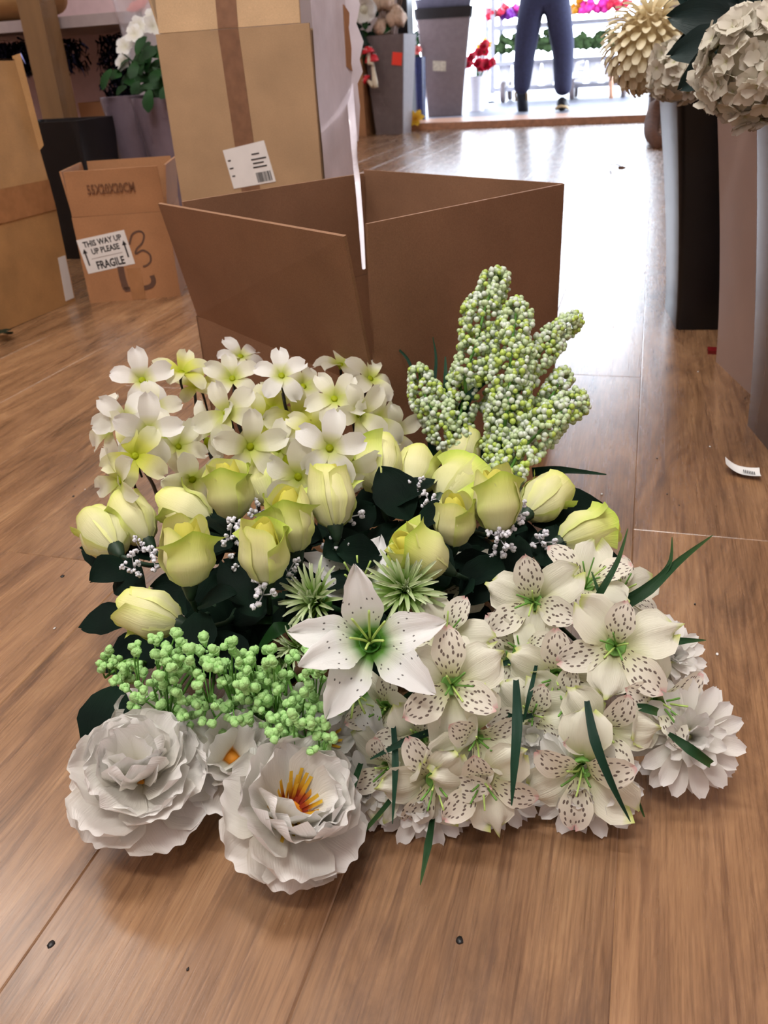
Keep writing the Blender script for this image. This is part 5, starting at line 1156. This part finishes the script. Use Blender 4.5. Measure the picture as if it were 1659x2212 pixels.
for P, n, roll, s in [((-0.088, 0.3929, 0.092), (0.173, -0.778, 0.604), .55, 1.12), ((-0.1029, 0.4435, 0.085), (0.197, -0.436, 0.878), 1.9, 1.0), ((-0.0925, 0.3632, 0.045), (0.224, -0.956, 0.189), 5.2, 1.0), ((-0.065, 0.3696, 0.045), (0.268, -0.922, 0.28), 4.9, 1.0), ((-0.1213, 0.3703, 0.04), (-0.207, -0.914, 0.35), .6, .95), ((-0.0644, 0.4561, 0.06), (0.359, -0.564, 0.744), 1.2, .95), ((-0.1323, 0.3999, 0.06), (-0.116, -0.912, 0.394), 2.6, .85), ((-0.1001, 0.5453, 0.06), (0.002, -0.461, 0.887), .3, .95), ((-0.0729, 0.3816, 0.065), (0.546, -0.78, 0.307), 3.4, .95), ((-0.1058, 0.383, 0.055), (0.028, -0.9, 0.435), 2.2, .9)]:
    als(ta, P, n, roll, s, fa)
tb = thing('alstroemeria_bush', 'bush of cream spotted alstroemerias on the right, with long grass blades', 'artificial flowers', (fb.x, fb.y, 0), 'spotted alstroemeria bushes')
for P, n, roll, s in [((-0.0486, 0.4864, 0.095), (-0.07, -0.745, 0.663), 5.0, 1.1), ((-0.0172, 0.5258, 0.085), (0.134, -0.391, 0.911), 1.2, 1.1), ((0.007, 0.4511, 0.092), (0.075, -0.727, 0.683), 4.5, 1.12), ((-0.0276, 0.4455, 0.07), (-0.049, -0.982, 0.183), 4.8, 1.05), ((0.032, 0.4426, 0.06), (0.69, -0.604, 0.399), 5.6, 1.0), ((-0.0063, 0.3918, 0.045), (0.055, -0.963, 0.265), 3.6, 1.1), ((0.0033, 0.4163, 0.055), (0.122, -0.899, 0.42), 4.3, 1.0), ((0.0055, 0.542, 0.07), (0.419, -0.314, 0.852), 2.0, .95), ((-0.0529, 0.4638, 0.07), (-0.182, -0.798, 0.575), 1.5, .95), ((-0.0212, 0.4329, 0.055), (0.064, -0.915, 0.399), .4, .9), ((-0.0411, 0.4251, 0.05), (0.092, -0.86, 0.502), 2.4, .9)]:
    als(tb, P, n, roll, s, fb)
def blades(bush, lst):
    for pts, w, m in lst: add('grass_blade', ribbon('grass_blade', pts, (w[0] * .45,) + tuple(x * .8 for x in w[1:]), m, up=(0, -.7, .6), fold=.3), bush)
blades(ta, [([(-0.0501, 0.4073, 0.09), (-0.0448, 0.3761, 0.085), (-0.0435, 0.3577, 0.07), (-0.043, 0.3449, 0.05)], (.0075, .008, .006, .0008), M_grass_t), ([(-0.0916, 0.3503, 0.02), (-0.0896, 0.3296, 0.02), (-0.089, 0.307, 0.015)], (.007, .006, .0006), M_grass), ([(-0.1213, 0.3756, 0.07), (-0.1137, 0.3517, 0.06), (-0.1106, 0.3286, 0.035)], (.006, .0055, .0006), M_grass_t), ([(-0.0896, 0.3786, 0.07), (-0.1088, 0.362, 0.07), (-0.1298, 0.3518, 0.06)], (.007, .006, .001), M_grass_t), ([(-0.1377, 0.3563, 0.05), (-0.1385, 0.3343, 0.045), (-0.1439, 0.3182, 0.03)], (.007, .006, .0006), M_grass), ([(-0.1052, 0.3678, 0.05), (-0.1157, 0.3492, 0.035), (-0.1299, 0.3321, 0.02)], (.004, .004, .003), M_grass), ([(-0.0712, 0.3721, 0.03), (-0.0666, 0.3627, 0.025), (-0.0634, 0.3552, 0.02)], (.005, .004, .001), M_grass), ([(-0.041, 0.4406, 0.08), (-0.042, 0.4138, 0.075), (-0.0446, 0.4041, 0.06)], (.004, .004, .001), M_grass_t), ([(-0.0409, 0.469, 0.07), (-0.0603, 0.4493, 0.07), (-0.0768, 0.4534, 0.06)], (.006, .005, .002), M_grass_t)])
blades(tb, [([(-0.0136, 0.4851, 0.09), (-0.0044, 0.4884, 0.11), (0.0044, 0.5047, 0.125), (0.009, 0.5228, 0.14)], (.006, .006, .004, .0006), M_grass), ([(0.0078, 0.5169, 0.075), (0.027, 0.5253, 0.09), (0.0485, 0.5547, 0.1), (0.0718, 0.5875, 0.105)], (.010, .010, .006, .0006), M_grass), ([(0.0042, 0.5251, 0.075), (0.027, 0.5314, 0.09), (0.0404, 0.5466, 0.1), (0.0412, 0.5613, 0.115)], (.007, .006, .004, .0006), M_grass), ([(0.0378, 0.4819, 0.075), (0.0491, 0.4827, 0.08), (0.0654, 0.4873, 0.08)], (.007, .006, .0006), M_grass), ([(-0.0067, 0.3974, 0.09), (-0.0001, 0.3761, 0.08), (0.0109, 0.3657, 0.06), (0.0238, 0.3624, 0.035)], (.007, .0075, .005, .0006), M_grass_t), ([(0.0431, 0.4135, 0.06), (0.0548, 0.403, 0.06), (0.0678, 0.4039, 0.05)], (.005, .008, .006), M_grass), ([(0.0202, 0.4224, 0.07), (0.0283, 0.4198, 0.072), (0.0353, 0.4202, 0.07)], (.006, .007, .006), M_grass), ([(-0.002, 0.4988, 0.09), (-0.0078, 0.5059, 0.1), (-0.0127, 0.5184, 0.105)], (.004, .003, .001), M_grass), ([(0.02, 0.3973, 0.03), (0.0275, 0.3905, 0.025), (0.0331, 0.3863, 0.015)], (.004, .003, .001), M_grass), ([(-0.0398, 0.4117, 0.06), (-0.0481, 0.4077, 0.06), (-0.0595, 0.4152, 0.055)], (.006, .005, .002), M_grass_t)])
# dark ring-shaped leaf behind them
add('curled_leaf', ribbon('curled_leaf', [(-0.0907, 0.5822, 0.06), (-0.0827, 0.5737, 0.075), (-0.0702, 0.5629, 0.08), (-0.0633, 0.5623, 0.07)], (.004, .012, .012, .006), M_leaf_dark, up=(0, -.5, 1)), tb)

# --- white chrysanthemums lying at the right and below
WM_ = ((0, .3, .75, .92, 1), (.35, .7, 1, .85, .3))
MUM = [petal('petal', .034, .0118, M_mum, WM_, a0=.35, a1=-.6, cup=.3, nu=7, nv=4, seed=k, ruf=.03, crease=.05) for k in range(3)]
MUM_S = [petal('petal', .024, .0095, M_mum, WM_, a0=.5, a1=-.4, cup=.35, nu=6, nv=3, seed=k + 4) for k in range(2)]
MUH = MB().blob((0, 0, .003), .006, 2, .1, (1, 1, .7)).mesh('chrysanthemum_bloom', M_mum_h)
fm = V((0.0035, 0.4755, 0.006))
t = thing('chrysanthemum_bush', 'bush of white long-petalled chrysanthemums spread under the alstroemerias', 'artificial flowers', (fm.x, fm.y, 0))
for P, n, roll, s in [((0.0545, 0.4336, 0.042), (0.272, -0.749, 0.604), 0, 1.02), ((0.0429, 0.5, 0.05), (0.387, -0.552, 0.739), 1, .82), ((-0.0063, 0.3961, 0.025), (0.048, -0.924, 0.379), .4, .98), ((-0.04, 0.4207, 0.03), (0.058, -0.656, 0.752), .6, .9), ((-0.1014, 0.3669, 0.022), (0.125, -0.908, 0.4), .3, .9), ((-0.0604, 0.3864, 0.022), (0.144, -0.889, 0.434), .9, .85), ((-0.1367, 0.3665, 0.02), (0.068, -0.817, 0.573), .9, .75)]:
    h = bloom(t, MUH, P, n, roll, s, [(around(17, 0, .08), MUM, -.12, .003, -.002, .1), (around(15, .2, .08), MUM, .18, .003, 0, .1), (around(12, .1, .1), MUM_S, .5, .002, .002, .12), (around(8, .1, .1), MUM_S, .95, .001, .003, .12)], 'chrysanthemum_bloom')
    p = V(P) - V(n).normalized() * .004; stem(t, [p, p + V((0, .012, -.006)), fm], .002, M_grass, 'stem', 5)

# --- white peonies in front on the left
WP = ((0, .2, .55, .85, 1), (.22, .66, 1, .95, .55))
PEO_O = [petal('petal', .052, .060, M_peo, WP, a0=.10, a1=.6, cup=.25, nu=12, nv=20, seed=k, ruf=.055, rk=2.6, notch=.05) for k in range(4)]
PEO_M = [petal('petal', .046, .050, M_peo, WP, a0=.35, a1=.5, cup=.28, nu=12, nv=20, seed=k + 5, ruf=.085, rk=2.3, notch=.06) for k in range(4)]
PEO_I = [petal('petal', .040, .040, M_peo_o, WP, a0=.6, a1=-.3, a2=.3, cup=.25, nu=12, nv=18, seed=k + 10, ruf=.08, rk=2.0, notch=.06) for k in range(4)]
PEH = MB().blob((0, 0, .002), .008, 2, .1).mesh('peony_bloom', M_orange_st)
STR = petal('stamen', .026, .0032, M_stam_r, ((0, .5, 1), (.6, 1, .8)), a0=1.1, a1=.2, nu=4, nv=1)
fp = V((-0.2718, 0.4235, 0.006))
t = thing('peony_bush', 'bush of large ruffled white peonies lying at the front left', 'artificial flowers', (fp.x, fp.y, 0))
def peony(P, n, roll, s, rings, stam=0):
    h = bloom(t, PEH, P, n, roll, s, rings, 'peony_bloom')
    Fm = frame(P, n, roll, s)
    for k in range(stam): add('stamen', STR, h, Fm @ Matrix.Rotation(k * 2.4, 4, 'Z') @ Matrix.Translation((.003 + .004 * (k % 3) / 2, 0, .004)) @ Matrix.Rotation(.22 * (k % 4), 4, 'Y'))
    p = V(P) - V(n).normalized() * .004; stem(t, [p, p + V((0, .02, -.006)), fp], .003, M_grass, 'stem', 6)
peony((-0.2706, 0.3169, 0.046), (0.228, -0.274, 0.934), 0.4, .82, [(around(7, 0, .2), PEO_O, -.5, .004, -.006, .15), (around(6, .4, .3), PEO_O, -.05, .004, 0, .25), (around(7, .2, .4), PEO_M, .1, .004, .003, .35), (around(7, .5, .5), PEO_M, .4, .003, .006, .35), (around(7, .1, .5), PEO_I, .6, .002, .008, .3)])
peony((-0.1706, 0.3183, 0.04), (0.524, -0.218, 0.823), 1.2, .82, [(around(7, 0, .15), PEO_O, -.3, .004, -.006, .15), (around(6, .4, .2), PEO_O, .1, .004, -.002, .2), (around(6, .2, .25), PEO_M, .3, .006, .002, .25), ([2.0, 2.6, 3.2, 3.8, 4.4, 5.0], PEO_M, .62, .009, .004, .2), ([2.3, 3.0, 3.9], PEO_I, .95, .010, .004, .2)], 40)
peony((-0.2275, 0.3551, 0.035), (0.328, -0.423, 0.845), 2.0, .75, [(around(6, 0, .2), PEO_O, .0, .004, 0, .2), (around(5, .4, .3), PEO_M, .35, .004, .002, .25), (around(4, .2, .3), PEO_I, .6, .003, .004, .3)])
peony((-0.177, 0.3849, 0.035), (0.435, -0.364, 0.824), 2.6, .72, [(around(6, 0, .2), PEO_O, .1, .004, 0, .2), (around(5, .4, .3), PEO_I, .4, .004, .002, .25)], 10)
peony((-0.2924, 0.3667, 0.035), (0.28, -0.325, 0.903), 2.9, .6, [(around(6, 0, .2), PEO_O, .0, .004, 0, .2), (around(4, .4, .3), PEO_I, .4, .004, .002, .25)])
peony((-0.2214, 0.393, 0.03), (0.286, -0.399, 0.871), 1.1, .66, [(around(6, 0, .2), PEO_O, .05, .004, 0, .2), (around(4, .4, .3), PEO_I, .4, .004, .002, .25)])
